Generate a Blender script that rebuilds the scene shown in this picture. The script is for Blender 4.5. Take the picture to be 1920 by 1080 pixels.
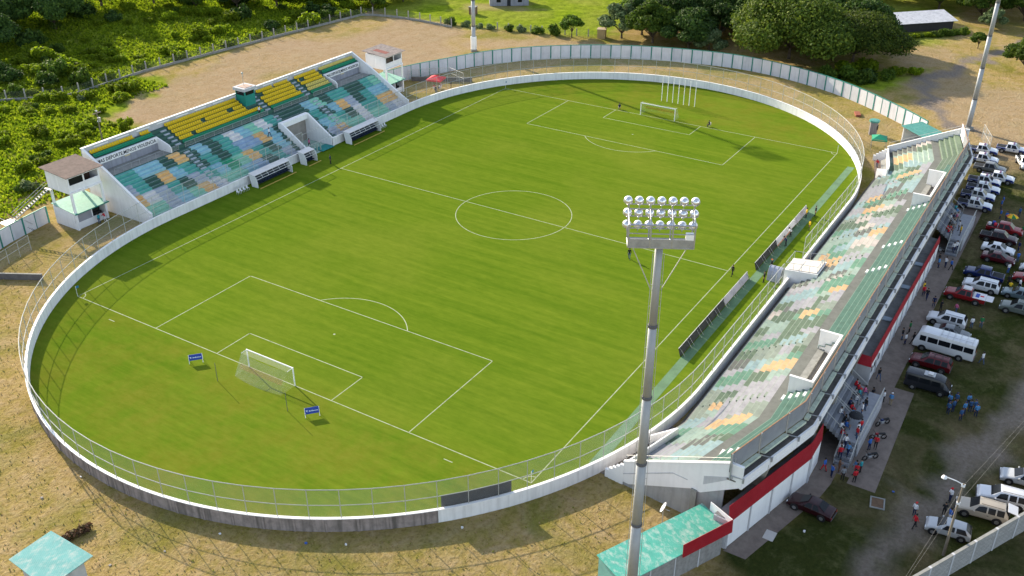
import bpy, bmesh, math, random
import numpy as np
from mathutils import Vector, Matrix
R = math.radians
sc = bpy.context.scene
COL = sc.collection
for _o in list(bpy.data.objects): bpy.data.objects.remove(_o)

# ------------------------------------------------------------------ camera, sky, sun, exposure
cam = bpy.data.cameras.new('camera'); cam.lens = 34.464; cam.sensor_width = 36.0
cam.clip_start = 0.5; cam.clip_end = 6000
camo = bpy.data.objects.new('camera', cam); COL.objects.link(camo)
camo.location = (-119.149, -74.742, 65.103); camo.rotation_euler = (1.062275, 0, -1.008627)
sc.camera = camo
SUN_EL = 23.6; SUN_AZ = (0.325, 0.946)
w = bpy.data.worlds.new('World'); sc.world = w; w.use_nodes = True
nt = w.node_tree; bg = nt.nodes['Background']
sky = nt.nodes.new('ShaderNodeTexSky'); sky.sky_type = 'NISHITA'; sky.sun_disc = False
sky.sun_elevation = R(SUN_EL); sky.sun_rotation = math.atan2(SUN_AZ[0], SUN_AZ[1]); sky.air_density = 1.0; sky.dust_density = 0.7
hs = nt.nodes.new('ShaderNodeHueSaturation'); hs.inputs['Saturation'].default_value = 0.70; nt.links.new(sky.outputs[0], hs.inputs['Color']); nt.links.new(hs.outputs[0], bg.inputs[0]); bg.inputs[1].default_value = 0.125
sl = bpy.data.lights.new('sun', 'SUN'); sl.energy = 3.5; sl.angle = R(0.55); sl.color = (1.0, 0.87, 0.67)
so = bpy.data.objects.new('sun', sl); COL.objects.link(so); so.location = (40, 110, 90)
_d = Vector((-SUN_AZ[0] * math.cos(R(SUN_EL)), -SUN_AZ[1] * math.cos(R(SUN_EL)), -math.sin(R(SUN_EL))))
so.rotation_euler = _d.to_track_quat('-Z', 'Y').to_euler()
sc.view_settings.view_transform = 'Standard'; sc.view_settings.look = 'None'
sc.view_settings.exposure = 1.42; sc.view_settings.gamma = 1.0
sc.render.engine = 'CYCLES'
sc.cycles.max_bounces = 5; sc.cycles.diffuse_bounces = 2; sc.cycles.glossy_bounces = 2
sc.cycles.transparent_max_bounces = 14; sc.cycles.transmission_bounces = 2
sc.cycles.caustics_reflective = False; sc.cycles.caustics_refractive = False
try:
    sc.cycles.use_denoising = True; sc.cycles.denoiser = 'OPENIMAGEDENOISE'
except Exception: pass

# ------------------------------------------------------------------ materials
MC = {}
def ramp(n, stops):
    r = n.new('ShaderNodeValToRGB'); e = r.color_ramp.elements
    while len(e) < len(stops): e.new(0.5)
    for q, (p, c) in zip(e, stops): q.position = p; q.color = (*c[:3], 1)
    return r
def mat(name, col, rough=0.8, var=0.18, scale=0.8, metal=0.0, stain=0.0, alpha=1.0, bump=0.0, spec=0.3):
    """painted / raw surface: base colour broken up by two noises and, if asked, rain streaks"""
    if name in MC: return MC[name]
    m = bpy.data.materials.new(name); m.use_nodes = True; MC[name] = m
    n, l = m.node_tree.nodes, m.node_tree.links; b = n['Principled BSDF']
    b.inputs['Roughness'].default_value = rough; b.inputs['Metallic'].default_value = metal
    b.inputs['Specular IOR Level'].default_value = spec
    tc = n.new('ShaderNodeTexCoord')
    a = n.new('ShaderNodeTexNoise'); a.inputs['Scale'].default_value = scale; a.inputs['Detail'].default_value = 5; a.inputs['Roughness'].default_value = 0.65
    l.new(tc.outputs['Object'], a.inputs['Vector'])
    lo = tuple(max(0, c * (1 - var)) for c in col); hi = tuple(min(1, c * (1 + var * 0.6)) for c in col)
    r = ramp(n, [(0.3, lo), (0.52, col), (0.75, hi)]); l.new(a.outputs['Fac'], r.inputs[0])
    out = r.outputs[0]
    if stain > 0:
        mp = n.new('ShaderNodeMapping'); mp.inputs['Scale'].default_value = (2.2, 2.2, 0.18); l.new(tc.outputs['Object'], mp.inputs[0])
        s = n.new('ShaderNodeTexNoise'); s.inputs['Scale'].default_value = 1.0; s.inputs['Detail'].default_value = 6; l.new(mp.outputs[0], s.inputs['Vector'])
        sr = ramp(n, [(0.45, (0, 0, 0)), (0.72, (stain,) * 3)]); l.new(s.outputs['Fac'], sr.inputs[0])
        mx = n.new('ShaderNodeMix'); mx.data_type = 'RGBA'; l.new(sr.outputs[0], mx.inputs[0]); l.new(out, mx.inputs[6])
        mx.inputs[7].default_value = (0.09, 0.08, 0.07, 1); out = mx.outputs[2]
    l.new(out, b.inputs['Base Color'])
    if bump > 0:
        bp = n.new('ShaderNodeBump'); bp.inputs['Strength'].default_value = bump; bp.inputs['Distance'].default_value = 0.05
        l.new(a.outputs['Fac'], bp.inputs['Height']); l.new(bp.outputs[0], b.inputs['Normal'])
    if alpha < 1: b.inputs['Alpha'].default_value = alpha
    return m
def corrugated(name, col, fade, axis=0, freq=28.0, amount=0.45):
    """sheet metal: ribs as fine relief, sun-bleached patches of its own"""
    if name in MC: return MC[name]
    m = mat(name, col, 0.5, 0.15, 0.7, 0.0)
    n, l = m.node_tree.nodes, m.node_tree.links; b = n['Principled BSDF']
    src = b.inputs['Base Color'].links[0].from_socket
    tc = n.new('ShaderNodeTexCoord')
    mp = n.new('ShaderNodeMapping'); mp.inputs['Scale'].default_value = (0.9, 1.5, 1) if axis == 0 else (1.5, 0.9, 1); l.new(tc.outputs['Object'], mp.inputs[0])
    a = n.new('ShaderNodeTexNoise'); a.inputs['Scale'].default_value = 1.3; a.inputs['Detail'].default_value = 7; a.inputs['Roughness'].default_value = 0.7; l.new(mp.outputs[0], a.inputs['Vector'])
    rr = ramp(n, [(0.48, (0, 0, 0)), (0.66, (amount * 1.6,) * 3)]); l.new(a.outputs['Fac'], rr.inputs[0])
    mx = n.new('ShaderNodeMix'); mx.data_type = 'RGBA'; l.new(rr.outputs[0], mx.inputs[0]); l.new(src, mx.inputs[6]); mx.inputs[7].default_value = (*fade, 1)
    l.new(mx.outputs[2], b.inputs['Base Color'])
    wv = n.new('ShaderNodeTexWave'); wv.bands_direction = 'X' if axis == 0 else 'Y'; wv.inputs['Scale'].default_value = freq / 6.28
    l.new(tc.outputs['Object'], wv.inputs['Vector'])
    bp = n.new('ShaderNodeBump'); bp.inputs['Strength'].default_value = 0.7; bp.inputs['Distance'].default_value = 0.03
    l.new(wv.outputs['Fac'], bp.inputs['Height']); l.new(bp.outputs[0], b.inputs['Normal'])
    return m
def leafmat(name, cols, trans=0.25):
    if name in MC: return MC[name]
    m = bpy.data.materials.new(name); m.use_nodes = True; MC[name] = m
    n, l = m.node_tree.nodes, m.node_tree.links; b = n['Principled BSDF']
    g = n.new('ShaderNodeNewGeometry'); r = ramp(n, [(i / max(1, len(cols) - 1), c) for i, c in enumerate(cols)])
    l.new(g.outputs['Random Per Island'], r.inputs[0])
    oi = n.new('ShaderNodeObjectInfo'); hv = n.new('ShaderNodeHueSaturation')
    mr = n.new('ShaderNodeMapRange'); mr.inputs[3].default_value = 0.72; mr.inputs[4].default_value = 1.3; l.new(oi.outputs['Random'], mr.inputs[0])
    l.new(mr.outputs[0], hv.inputs['Value']); l.new(r.outputs[0], hv.inputs['Color'])
    l.new(hv.outputs[0], b.inputs['Base Color']); b.inputs['Roughness'].default_value = 0.7; b.inputs['Specular IOR Level'].default_value = 0.2
    t = n.new('ShaderNodeBsdfTranslucent'); l.new(hv.outputs[0], t.inputs['Color'])
    mx = n.new('ShaderNodeMixShader'); mx.inputs[0].default_value = trans
    l.new(b.outputs[0], mx.inputs[1]); l.new(t.outputs[0], mx.inputs[2]); l.new(mx.outputs[0], n['Material Output'].inputs[0])
    return m
WHITE = mat('white_paint', (0.80, 0.79, 0.79), 0.7, 0.06, 0.6, stain=0.08)
WHITE2 = mat('white_paint_clean', (0.84, 0.83, 0.82), 0.6, 0.04, 1.0)
GREYW = mat('grey_white_paint', (0.50, 0.50, 0.52), 0.8, 0.12, 0.8, stain=0.18)
CONC = mat('raw_concrete', (0.27, 0.27, 0.25), 0.9, 0.25, 0.9, stain=0.25, bump=0.2)
CONCD = mat('dark_concrete', (0.15, 0.14, 0.13), 0.9, 0.35, 0.8, stain=0.3)  # darker concrete tone for the recess floor and vomitory steps
WEATH = mat('weathered_wall', (0.30, 0.25, 0.235), 0.95, 0.35, 1.2, stain=0.85, bump=0.3)
STEEL = mat('galvanised_steel', (0.42, 0.43, 0.44), 0.45, 0.15, 3.0, metal=0.6)
STEELL = mat('pale_galvanised_tube', (0.46, 0.46, 0.44), 0.5, 0.1, 3.0, metal=0.25)
BLACK = mat('black_rubber', (0.015, 0.015, 0.016), 0.7, 0.2, 5)
DARK = mat('dark_fabric', (0.025, 0.027, 0.032), 0.8, 0.3, 2)
GLASS = mat('car_glass', (0.008, 0.010, 0.013), 0.12, 0.1, 1, spec=0.22)
TEALP = mat('teal_green_paint', (0.02, 0.20, 0.155), 0.6, 0.15, 2)
REDM = corrugated('red_sheet_metal', (0.33, 0.012, 0.022), (0.36, 0.03, 0.04), 0, 22, 0.3)
TEALR = corrugated('teal_sheet_roof', (0.07, 0.36, 0.28), (0.42, 0.50, 0.45), 1, 20, 0.5)
TEALR2 = corrugated('teal_sheet_roof_plain', (0.07, 0.28, 0.23), (0.16, 0.36, 0.30), 1, 20, 0.3)
AQUAR = corrugated('aqua_sheet_roof', (0.13, 0.38, 0.36), (0.38, 0.47, 0.43), 0, 20, 0.5)
MINTR = corrugated('mint_sheet_roof', (0.28, 0.54, 0.42), (0.46, 0.62, 0.52), 0, 20, 0.2)
GREYR = corrugated('grey_sheet_metal', (0.26, 0.27, 0.29), (0.33, 0.33, 0.34), 0, 22, 0.3)
SILVR = corrugated('bare_zinc_roof', (0.62, 0.62, 0.64), (0.40, 0.40, 0.43), 0, 20, 0.6)
BROWNR = mat('weathered_fibre_cement_roof', (0.15, 0.105, 0.09), 0.9, 0.4, 1.6, stain=0.35)
CHAIN = mat('chain_link_mesh', (0.42, 0.43, 0.42), 0.6, 0.05, 1, metal=0.2, alpha=0.17)
CHAIN2 = mat('chain_link_dense', (0.40, 0.41, 0.42), 0.6, 0.05, 1, metal=0.2, alpha=0.22)
CHAIN3 = mat('chain_link_thin', (0.30, 0.31, 0.28), 0.6, 0.05, 1, metal=0.2, alpha=0.09)
NET = mat('goal_net', (0.8, 0.8, 0.76), 0.8, 0.05, 1, alpha=0.11)
def flat(name, c, rough=0.7, metal=0.0, spec=0.3): return mat(name, c, rough, 0.08, 2.0, metal, spec=spec)
def paint(name, c): return mat(name, c, 0.25, 0.04, 1.0, 0.15, spec=0.5)

# ------------------------------------------------------------------ mesh builder
class MB:
    def __init__(s): s.v = []; s.f = []; s.m = []
    def quad(s, a, b, c, d, m=0):
        i = len(s.v); s.v += [tuple(a), tuple(b), tuple(c), tuple(d)]; s.f.append((i, i + 1, i + 2, i + 3)); s.m.append(m); return s
    def poly(s, pts, m=0):
        i = len(s.v); s.v += [tuple(p) for p in pts]; s.f.append(tuple(range(i, i + len(pts)))); s.m.append(m); return s
    def hexa(s, p, m=0):
        """8 corners: bottom ring 0-3, top ring 4-7"""
        i = len(s.v); s.v += [tuple(q) for q in p]
        for f in ((0, 3, 2, 1), (4, 5, 6, 7), (0, 1, 5, 4), (1, 2, 6, 5), (2, 3, 7, 6), (3, 0, 4, 7)):
            s.f.append(tuple(i + k for k in f)); s.m.append(m)
        return s
    def box(s, x0, x1, y0, y1, z0, z1, m=0):
        return s.hexa([(x0, y0, z0), (x1, y0, z0), (x1, y1, z0), (x0, y1, z0), (x0, y0, z1), (x1, y0, z1), (x1, y1, z1), (x0, y1, z1)], m)
    def prism(s, poly, axis, a, b, m=0):
        """polygon in the two other axes, extruded along axis from a to b"""
        def P(q, t):
            return (t, q[0], q[1]) if axis == 'x' else (q[0], t, q[1]) if axis == 'y' else (q[0], q[1], t)
        n = len(poly); i = len(s.v); s.v += [P(q, a) for q in poly] + [P(q, b) for q in poly]
        s.f.append(tuple(range(i, i + n))); s.m.append(m); s.f.append(tuple(range(i + 2 * n - 1, i + n - 1, -1))); s.m.append(m)
        for k in range(n):
            s.f.append((i + k, i + (k + 1) % n, i + n + (k + 1) % n, i + n + k)); s.m.append(m)
        return s
    def tube(s, a, b, r, r2=None, n=8, m=0, cap=True):
        a = Vector(a); b = Vector(b); r2 = r if r2 is None else r2; d = (b - a)
        if d.length < 1e-6: return s
        q = d.to_track_quat('Z', 'Y'); i = len(s.v)
        for c, rr in ((a, r), (b, r2)):
            for k in range(n):
                t = 2 * math.pi * (k + 0.5) / n; s.v.append(tuple(c + q @ Vector((rr * math.cos(t), rr * math.sin(t), 0))))
        for k in range(n): s.f.append((i + k, i + (k + 1) % n, i + n + (k + 1) % n, i + n + k)); s.m.append(m)
        if cap: s.f.append(tuple(range(i + n - 1, i - 1, -1))); s.m.append(m); s.f.append(tuple(range(i + n, i + 2 * n))); s.m.append(m)
        return s
    def path(s, pts, r, n=6, m=0):
        for a, b in zip(pts[:-1], pts[1:]): s.tube(a, b, r, n=n, m=m)
        return s
    def lathe(s, prof, n=14, m=0, c=(0, 0, 0)):
        i = len(s.v)
        for rr, z in prof:
            for k in range(n):
                t = 2 * math.pi * k / n; s.v.append((c[0] + rr * math.cos(t), c[1] + rr * math.sin(t), c[2] + z))
        for j in range(len(prof) - 1):
            for k in range(n):
                s.f.append((i + j * n + k, i + j * n + (k + 1) % n, i + (j + 1) * n + (k + 1) % n, i + (j + 1) * n + k)); s.m.append(m)
        return s
    def mesh(s, name, mats, smooth=False):
        me = bpy.data.meshes.new(name); me.from_pydata(s.v, [], s.f)
        for mm in (mats if isinstance(mats, (list, tuple)) else [mats]): me.materials.append(mm)
        if isinstance(mats, (list, tuple)) and len(mats) > 1: me.polygons.foreach_set('material_index', s.m)
        if smooth: me.polygons.foreach_set('use_smooth', [True] * len(me.polygons))
        me.update(); return me
    def build(s, name, mats, parent=None, smooth=False, bevel=0.0):
        me = s.mesh(name, mats, smooth)
        o = bpy.data.objects.new(name, me); COL.objects.link(o)
        if parent is not None: o.parent = parent
        if bevel > 0:
            bm = bmesh.new(); bm.from_mesh(me); bmesh.ops.remove_doubles(bm, verts=bm.verts, dist=1e-4)
            bmesh.ops.bevel(bm, geom=[e for e in bm.edges if len(e.link_faces) == 2 and e.calc_face_angle(0) > 0.6], offset=bevel, segments=1, affect='EDGES')
            bm.to_mesh(me); bm.free(); me.update()
        return o
def put(name, me, parent=None, loc=(0, 0, 0), rz=0.0):
    o = bpy.data.objects.new(name, me); COL.objects.link(o); o.location = loc; o.rotation_euler = (0, 0, rz)
    if parent is not None: o.parent = parent
    return o
def tag(o, label, cat, group=None):
    o['label'] = label; o['category'] = cat
    if group: o['group'] = group
    return o
def thing(name, label, cat, loc=(0, 0, 0), rz=0.0, group=None):
    o = bpy.data.objects.new(name, None); COL.objects.link(o); o.empty_display_size = 0.2
    o.location = loc; o.rotation_euler = (0, 0, rz); return tag(o, label, cat, group)
def struct(o): o['kind'] = 'structure'; return o
def stuff(o): o['kind'] = 'stuff'; return o
def copy_tree(o, parent=None):
    c = o.copy(); COL.objects.link(c); c.parent = parent
    for ch in o.children: copy_tree(ch, c)
    return c

# ------------------------------------------------------------------ plan of the site
def oval(t, d=0.0):
    """stadium oval: straights y=+-44 between x=-30 and 30, half-ellipse ends (46 x 44); t in 0..1; d = offset outward"""
    n = len(OV); f = (t % 1.0) * n; i = int(f); k = f - i
    p = OV[i % n] * (1 - k) + OV[(i + 1) % n] * k; q = ON[i % n] * (1 - k) + ON[(i + 1) % n] * k
    return p + q / np.linalg.norm(q) * d
def _mk():
    P = []
    for a in np.linspace(-math.pi / 2, math.pi / 2, 400): P.append((30 + 46 * math.cos(a), 44 * math.sin(a)))
    for a in np.linspace(math.pi / 2, 1.5 * math.pi, 400): P.append((-30 + 46 * math.cos(a), 44 * math.sin(a)))
    P = np.array(P + [P[0]]); s = np.r_[0, np.cumsum(np.hypot(*np.diff(P, axis=0).T))]; n = 1200
    t = np.linspace(0, s[-1], n, endpoint=False); Q = np.c_[np.interp(t, s, P[:, 0]), np.interp(t, s, P[:, 1])]
    T = np.roll(Q, -3, 0) - np.roll(Q, 3, 0); N = np.c_[T[:, 1], -T[:, 0]]; N /= np.linalg.norm(N, axis=1)[:, None]
    return Q, N, s[-1]
OV, ON, OLEN = _mk()
def yfence(x): return np.interp(x, [-60, -10, 0, 20, 58, 88, 140], [150, 119.6, 109.8, 111, 107, 103, 101])
def hill(x, y):
    d = np.maximum(0, y - yfence(x) - 3.0); k = np.clip((100 - x) / 40, 0, 1); k = k * k * (3 - 2 * k)
    return k * (0.075 * d + 0.6 * np.sin(x * 0.11 + 1) * np.sin(d * 0.13) * np.clip(d / 12, 0, 1))
# ------------------------------------------------------------------ ground
def pdist(X, Y, poly, closed=True):
    n = len(poly); D = np.full(X.shape, 1e9); ins = np.zeros(X.shape, bool)
    for i in range(n if closed else n - 1):
        (x1, y1), (x2, y2) = poly[i], poly[(i + 1) % n]; dx, dy = x2 - x1, y2 - y1
        t = np.clip(((X - x1) * dx + (Y - y1) * dy) / (dx * dx + dy * dy + 1e-12), 0, 1)
        D = np.minimum(D, np.hypot(X - x1 - t * dx, Y - y1 - t * dy))
        if closed:
            with np.errstate(divide='ignore', invalid='ignore'):
                ins ^= ((y1 > Y) != (y2 > Y)) & (X < (x2 - x1) * (Y - y1) / (y2 - y1 + 1e-12) + x1)
    return np.where(ins, -D, D) if closed else D
def vnoise(X, Y, s, seed=0):
    rg = np.random.RandomState(seed); G = rg.rand(64, 64); u = X / s + 500; v = Y / s + 500
    i = np.floor(u).astype(int); j = np.floor(v).astype(int); a = u - i; b = v - j; a = a * a * (3 - 2 * a); b = b * b * (3 - 2 * b)
    g = lambda p, q: G[p % 64, q % 64]
    return (g(i, j) * (1 - a) + g(i + 1, j) * a) * (1 - b) + (g(i, j + 1) * (1 - a) + g(i + 1, j + 1) * a) * b
def soft(d, e=1.5): return np.clip(0.5 - d / (2 * e), 0, 1)
def build_ground():
    def axis(lo, hi, step, far):
        a = list(np.arange(lo, hi + 1e-6, step)); g = step; b = []; p = hi
        while p < far: g *= 1.35; p += g; b.append(p)
        c = []; p = lo; g = step
        while p > -far: g *= 1.35; p -= g; c.append(p)
        return np.array(c[::-1] + a + b)
    xs = axis(-95, 190, 1.0, 4000); ys = axis(-90, 190, 1.0, 4000)
    X, Y = np.meshgrid(xs, ys, indexing='ij'); nx, ny = X.shape
    jx = (vnoise(X, Y, 5, 1) - .5) * 5 + (vnoise(X, Y, 1.7, 2) - .5) * 2.5; jy = (vnoise(X, Y, 5, 3) - .5) * 5 + (vnoise(X, Y, 1.7, 4) - .5) * 2.5
    A, B = X + jx, Y + jy
    dirt = soft(pdist(A, B, [(-6, 60), (-5, 82), (-5, 91), (9, 96.5), (18, 100), (37, 105), (58, 107), (87, 103), (90, 92), (89, 74), (80, 66), (66, 56), (56, 60), (36, 62), (10, 61)]), 2) * (0.75 + 0.25 * vnoise(X, Y, 14, 5))
    patch = np.clip((vnoise(X, Y, 16, 6) - 0.52) * 5, 0, 1) * np.clip((X - 18) / 22, 0, 1); dirt = dirt * (1 - 0.85 * patch)
    dirt = np.maximum(dirt, soft(pdist(A, B, [(74, -84), (62, -62), (72, -54), (84, -46), (98, -38), (112, -37), (122, -44), (108, -52), (116, -66), (104, -80)]), 3) * 0.75)
    dirt = np.maximum(dirt, soft(pdist(A, B, [(104, 84), (112, 86), (124, 72), (118, 66)]), 2) * 0.6)
    dirt = np.maximum(dirt, soft(pdist(A, B, [(75, 62), (90, 40), (97, 24), (99, 30), (93, 48), (80, 68)]), 1.5) * 0.7)
    dirt = np.maximum(dirt, soft(pdist(A, B, [(125, -26), (138, -36), (128, -44), (112, -36)]), 2) * 0.6)
    dirt = np.maximum(dirt, soft(pdist(A, B, [(64, -46), (78, -40), (70, -30), (50, -44), (55, -48)]), 2.5) * 0.35)
    left = soft(pdist(A, B, [(-200, 62), (-46, 66), (-36, 74), (-5, 82), (-5, 91), (9, 96.5), (18, 100), (16, 400), (-400, 400)]), 1.2)
    hillz = soft(-(B - yfence(X) - 1.0), 1.5) * np.clip((105 - X) / 10, 0, 1)
    topc = soft(pdist(A, B, [(92, 70), (92, 100), (150, 160), (220, 60), (150, 40), (112, 36), (103, 36), (97, 48)]), 2)
    topr = soft(pdist(A, B, [(103, -14), (118, -40), (104, -37), (92, -34), (95, -22)]), 1.5)
    topr = np.maximum(topr, soft(pdist(A, B, [(125, -20), (140, -36), (160, -30), (300, -60), (300, 60), (150, 30), (120, 0)]), 3) * 0.8)
    lush = np.clip(np.maximum.reduce([left, hillz, topc, topr]), 0, 1) * (0.7 + 0.3 * vnoise(X, Y, 7, 8)) * (1 - dirt)
    park = soft(pdist(A, B, [(-80, -57), (-50, -56), (-36, -60), (45, -60), (60, -57), (80, -60), (60, -90), (-80, -130)]), 1.5)
    road = soft(pdist(A, B, [(60, -86), (12, -81.5), (-10, -77.2), (-21, -74.2), (-34, -70.6), (-48, -68), (-90, -64)], False) - 1.9, 1.2) * 0.9
    road = np.maximum(road, soft(pdist(A, B, [(78, -54), (82, -49), (93, -43.5), (107, -39.5), (120, -44.5), (137, -47.5), (150, -52), (220, -80)], False) - 1.7, 1.0))
    Z = hill(X, Y) + (vnoise(X, Y, 2.3, 9) - .5) * 0.10 * (1 - road) * (np.abs(Y) > 46) * (1 - park)
    o = pdist(X, Y, [tuple(p) for p in OV[::12]]); Z = np.where(o < 1.2, np.minimum(Z, -0.02) * 0 - 0.03, Z)
    Z = np.where((X > -56) & (X < 60) & (Y < -43) & (Y > -72), np.minimum(Z, 0.0), Z); Z = np.where((np.abs(X) < 48) & (Y > 43) & (Y < 60), np.minimum(Z, 0.0), Z)
    v = np.c_[X.ravel(), Y.ravel(), Z.ravel()]
    idx = np.arange(nx * ny).reshape(nx, ny); f = np.stack([idx[:-1, :-1], idx[1:, :-1], idx[1:, 1:], idx[:-1, 1:]], -1).reshape(-1, 4)
    me = bpy.data.meshes.new('ground'); me.vertices.add(len(v)); me.vertices.foreach_set('co', v.astype(np.float32).ravel())
    me.loops.add(f.size); me.loops.foreach_set('vertex_index', f.ravel().astype(np.int32)); me.polygons.add(len(f)); me.polygons.foreach_set('loop_start', np.arange(0, f.size, 4, dtype=np.int32))
    me.update(calc_edges=True); me.polygons.foreach_set('use_smooth', [True] * len(f))
    at = me.color_attributes.new('zones', 'FLOAT_COLOR', 'POINT'); at.data.foreach_set('color', np.stack([dirt, lush, road, park], -1).astype(np.float32).ravel())
    m = bpy.data.materials.new('ground_soil_and_grass'); m.use_nodes = True; me.materials.append(m)
    n, l = m.node_tree.nodes, m.node_tree.links; b = n['Principled BSDF']; b.inputs['Roughness'].default_value = 0.95; b.inputs['Specular IOR Level'].default_value = 0.0
    tc = n.new('ShaderNodeTexCoord'); ca = n.new('ShaderNodeVertexColor'); ca.layer_name = 'zones'
    sp = n.new('ShaderNodeSeparateColor'); l.new(ca.outputs['Color'], sp.inputs[0])
    def noise(s, det=6, rough=.65, dist=0):
        q = n.new('ShaderNodeTexNoise'); q.inputs['Scale'].default_value = s; q.inputs['Detail'].default_value = det; q.inputs['Roughness'].default_value = rough; q.inputs['Distortion'].default_value = dist
        l.new(tc.outputs['Object'], q.inputs['Vector']); return q.outputs['Fac']
    def mix(f, a, c):
        q = n.new('ShaderNodeMix'); q.data_type = 'RGBA'; l.new(f, q.inputs[0]); l.new(a, q.inputs[6]); l.new(c, q.inputs[7]); return q.outputs[2]
    def rm(src, stops): q = ramp(n, stops); l.new(src, q.inputs[0]); return q.outputs[0]
    def thr(w_, nz, k):
        a = n.new('ShaderNodeMath'); a.operation = 'MULTIPLY_ADD'; l.new(nz, a.inputs[0]); a.inputs[1].default_value = k; a.inputs[2].default_value = -k / 2
        c = n.new('ShaderNodeMath'); c.operation = 'ADD'; c.use_clamp = True; l.new(a.outputs[0], c.inputs[0]); l.new(w_, c.inputs[1]); return c.outputs[0]
    n1, n2, n3 = noise(0.42, 8, .72, .4), noise(2.1, 6, .75), noise(0.09, 5, .6, .8)
    dry = mix(rm(n1, [(.36, (0, 0, 0)), (.64, (1, 1, 1))]), rm(n2, [(.3, (.19, .15, .035)), (.55, (.30, .235, .07)), (.75, (.25, .22, .05))]), rm(n2, [(.3, (.24, .155, .07)), (.5, (.42, .295, .155)), (.72, (.52, .385, .22))]))
    dry = mix(rm(n3, [(.45, (0, 0, 0)), (.66, (.75, .75, .75))]), dry, rm(n2, [(.3, (.11, .12, .015)), (.7, (.21, .21, .035))]))
    soil = mix(rm(n1, [(.35, (0, 0, 0)), (.7, (1, 1, 1))]), rm(n2, [(.3, (.25, .17, .10)), (.7, (.36, .26, .165))]), rm(n2, [(.3, (.32, .235, .15)), (.7, (.44, .34, .23))]))
    grs = mix(rm(n1, [(.38, (0, 0, 0)), (.62, (1, 1, 1))]), rm(n2, [(.3, (.06, .115, .006)), (.7, (.14, .22, .012))]), rm(n2, [(.3, (.17, .25, .010)), (.7, (.30, .37, .016))]))
    prk = mix(rm(n3, [(.44, (0, 0, 0)), (.64, (1, 1, 1))]), rm(n2, [(.3, (.026, .036, .010)), (.7, (.052, .062, .016))]), rm(n2, [(.3, (.09, .075, .035)), (.7, (.165, .135, .075))]))
    grv = rm(n2, [(.3, (.16, .13, .105)), (.7, (.27, .23, .195))])
    c = mix(thr(ca.outputs['Alpha'], n1, .3), dry, prk)
    c = mix(thr(sp.outputs[0], n1, .5), c, soil); c = mix(thr(sp.outputs[1], n1, .5), c, grs); c = mix(thr(sp.outputs[2], n1, .5), c, grv)
    l.new(c, b.inputs['Base Color'])
    bp = n.new('ShaderNodeBump'); bp.inputs['Strength'].default_value = 0.9; bp.inputs['Distance'].default_value = 0.30
    ad = n.new('ShaderNodeMath'); ad.operation = 'ADD'; l.new(n1, ad.inputs[0]); l.new(n2, ad.inputs[1]); l.new(ad.outputs[0], bp.inputs['Height']); l.new(bp.outputs[0], b.inputs['Normal'])
    struct(put('ground', me))
build_ground()

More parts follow.
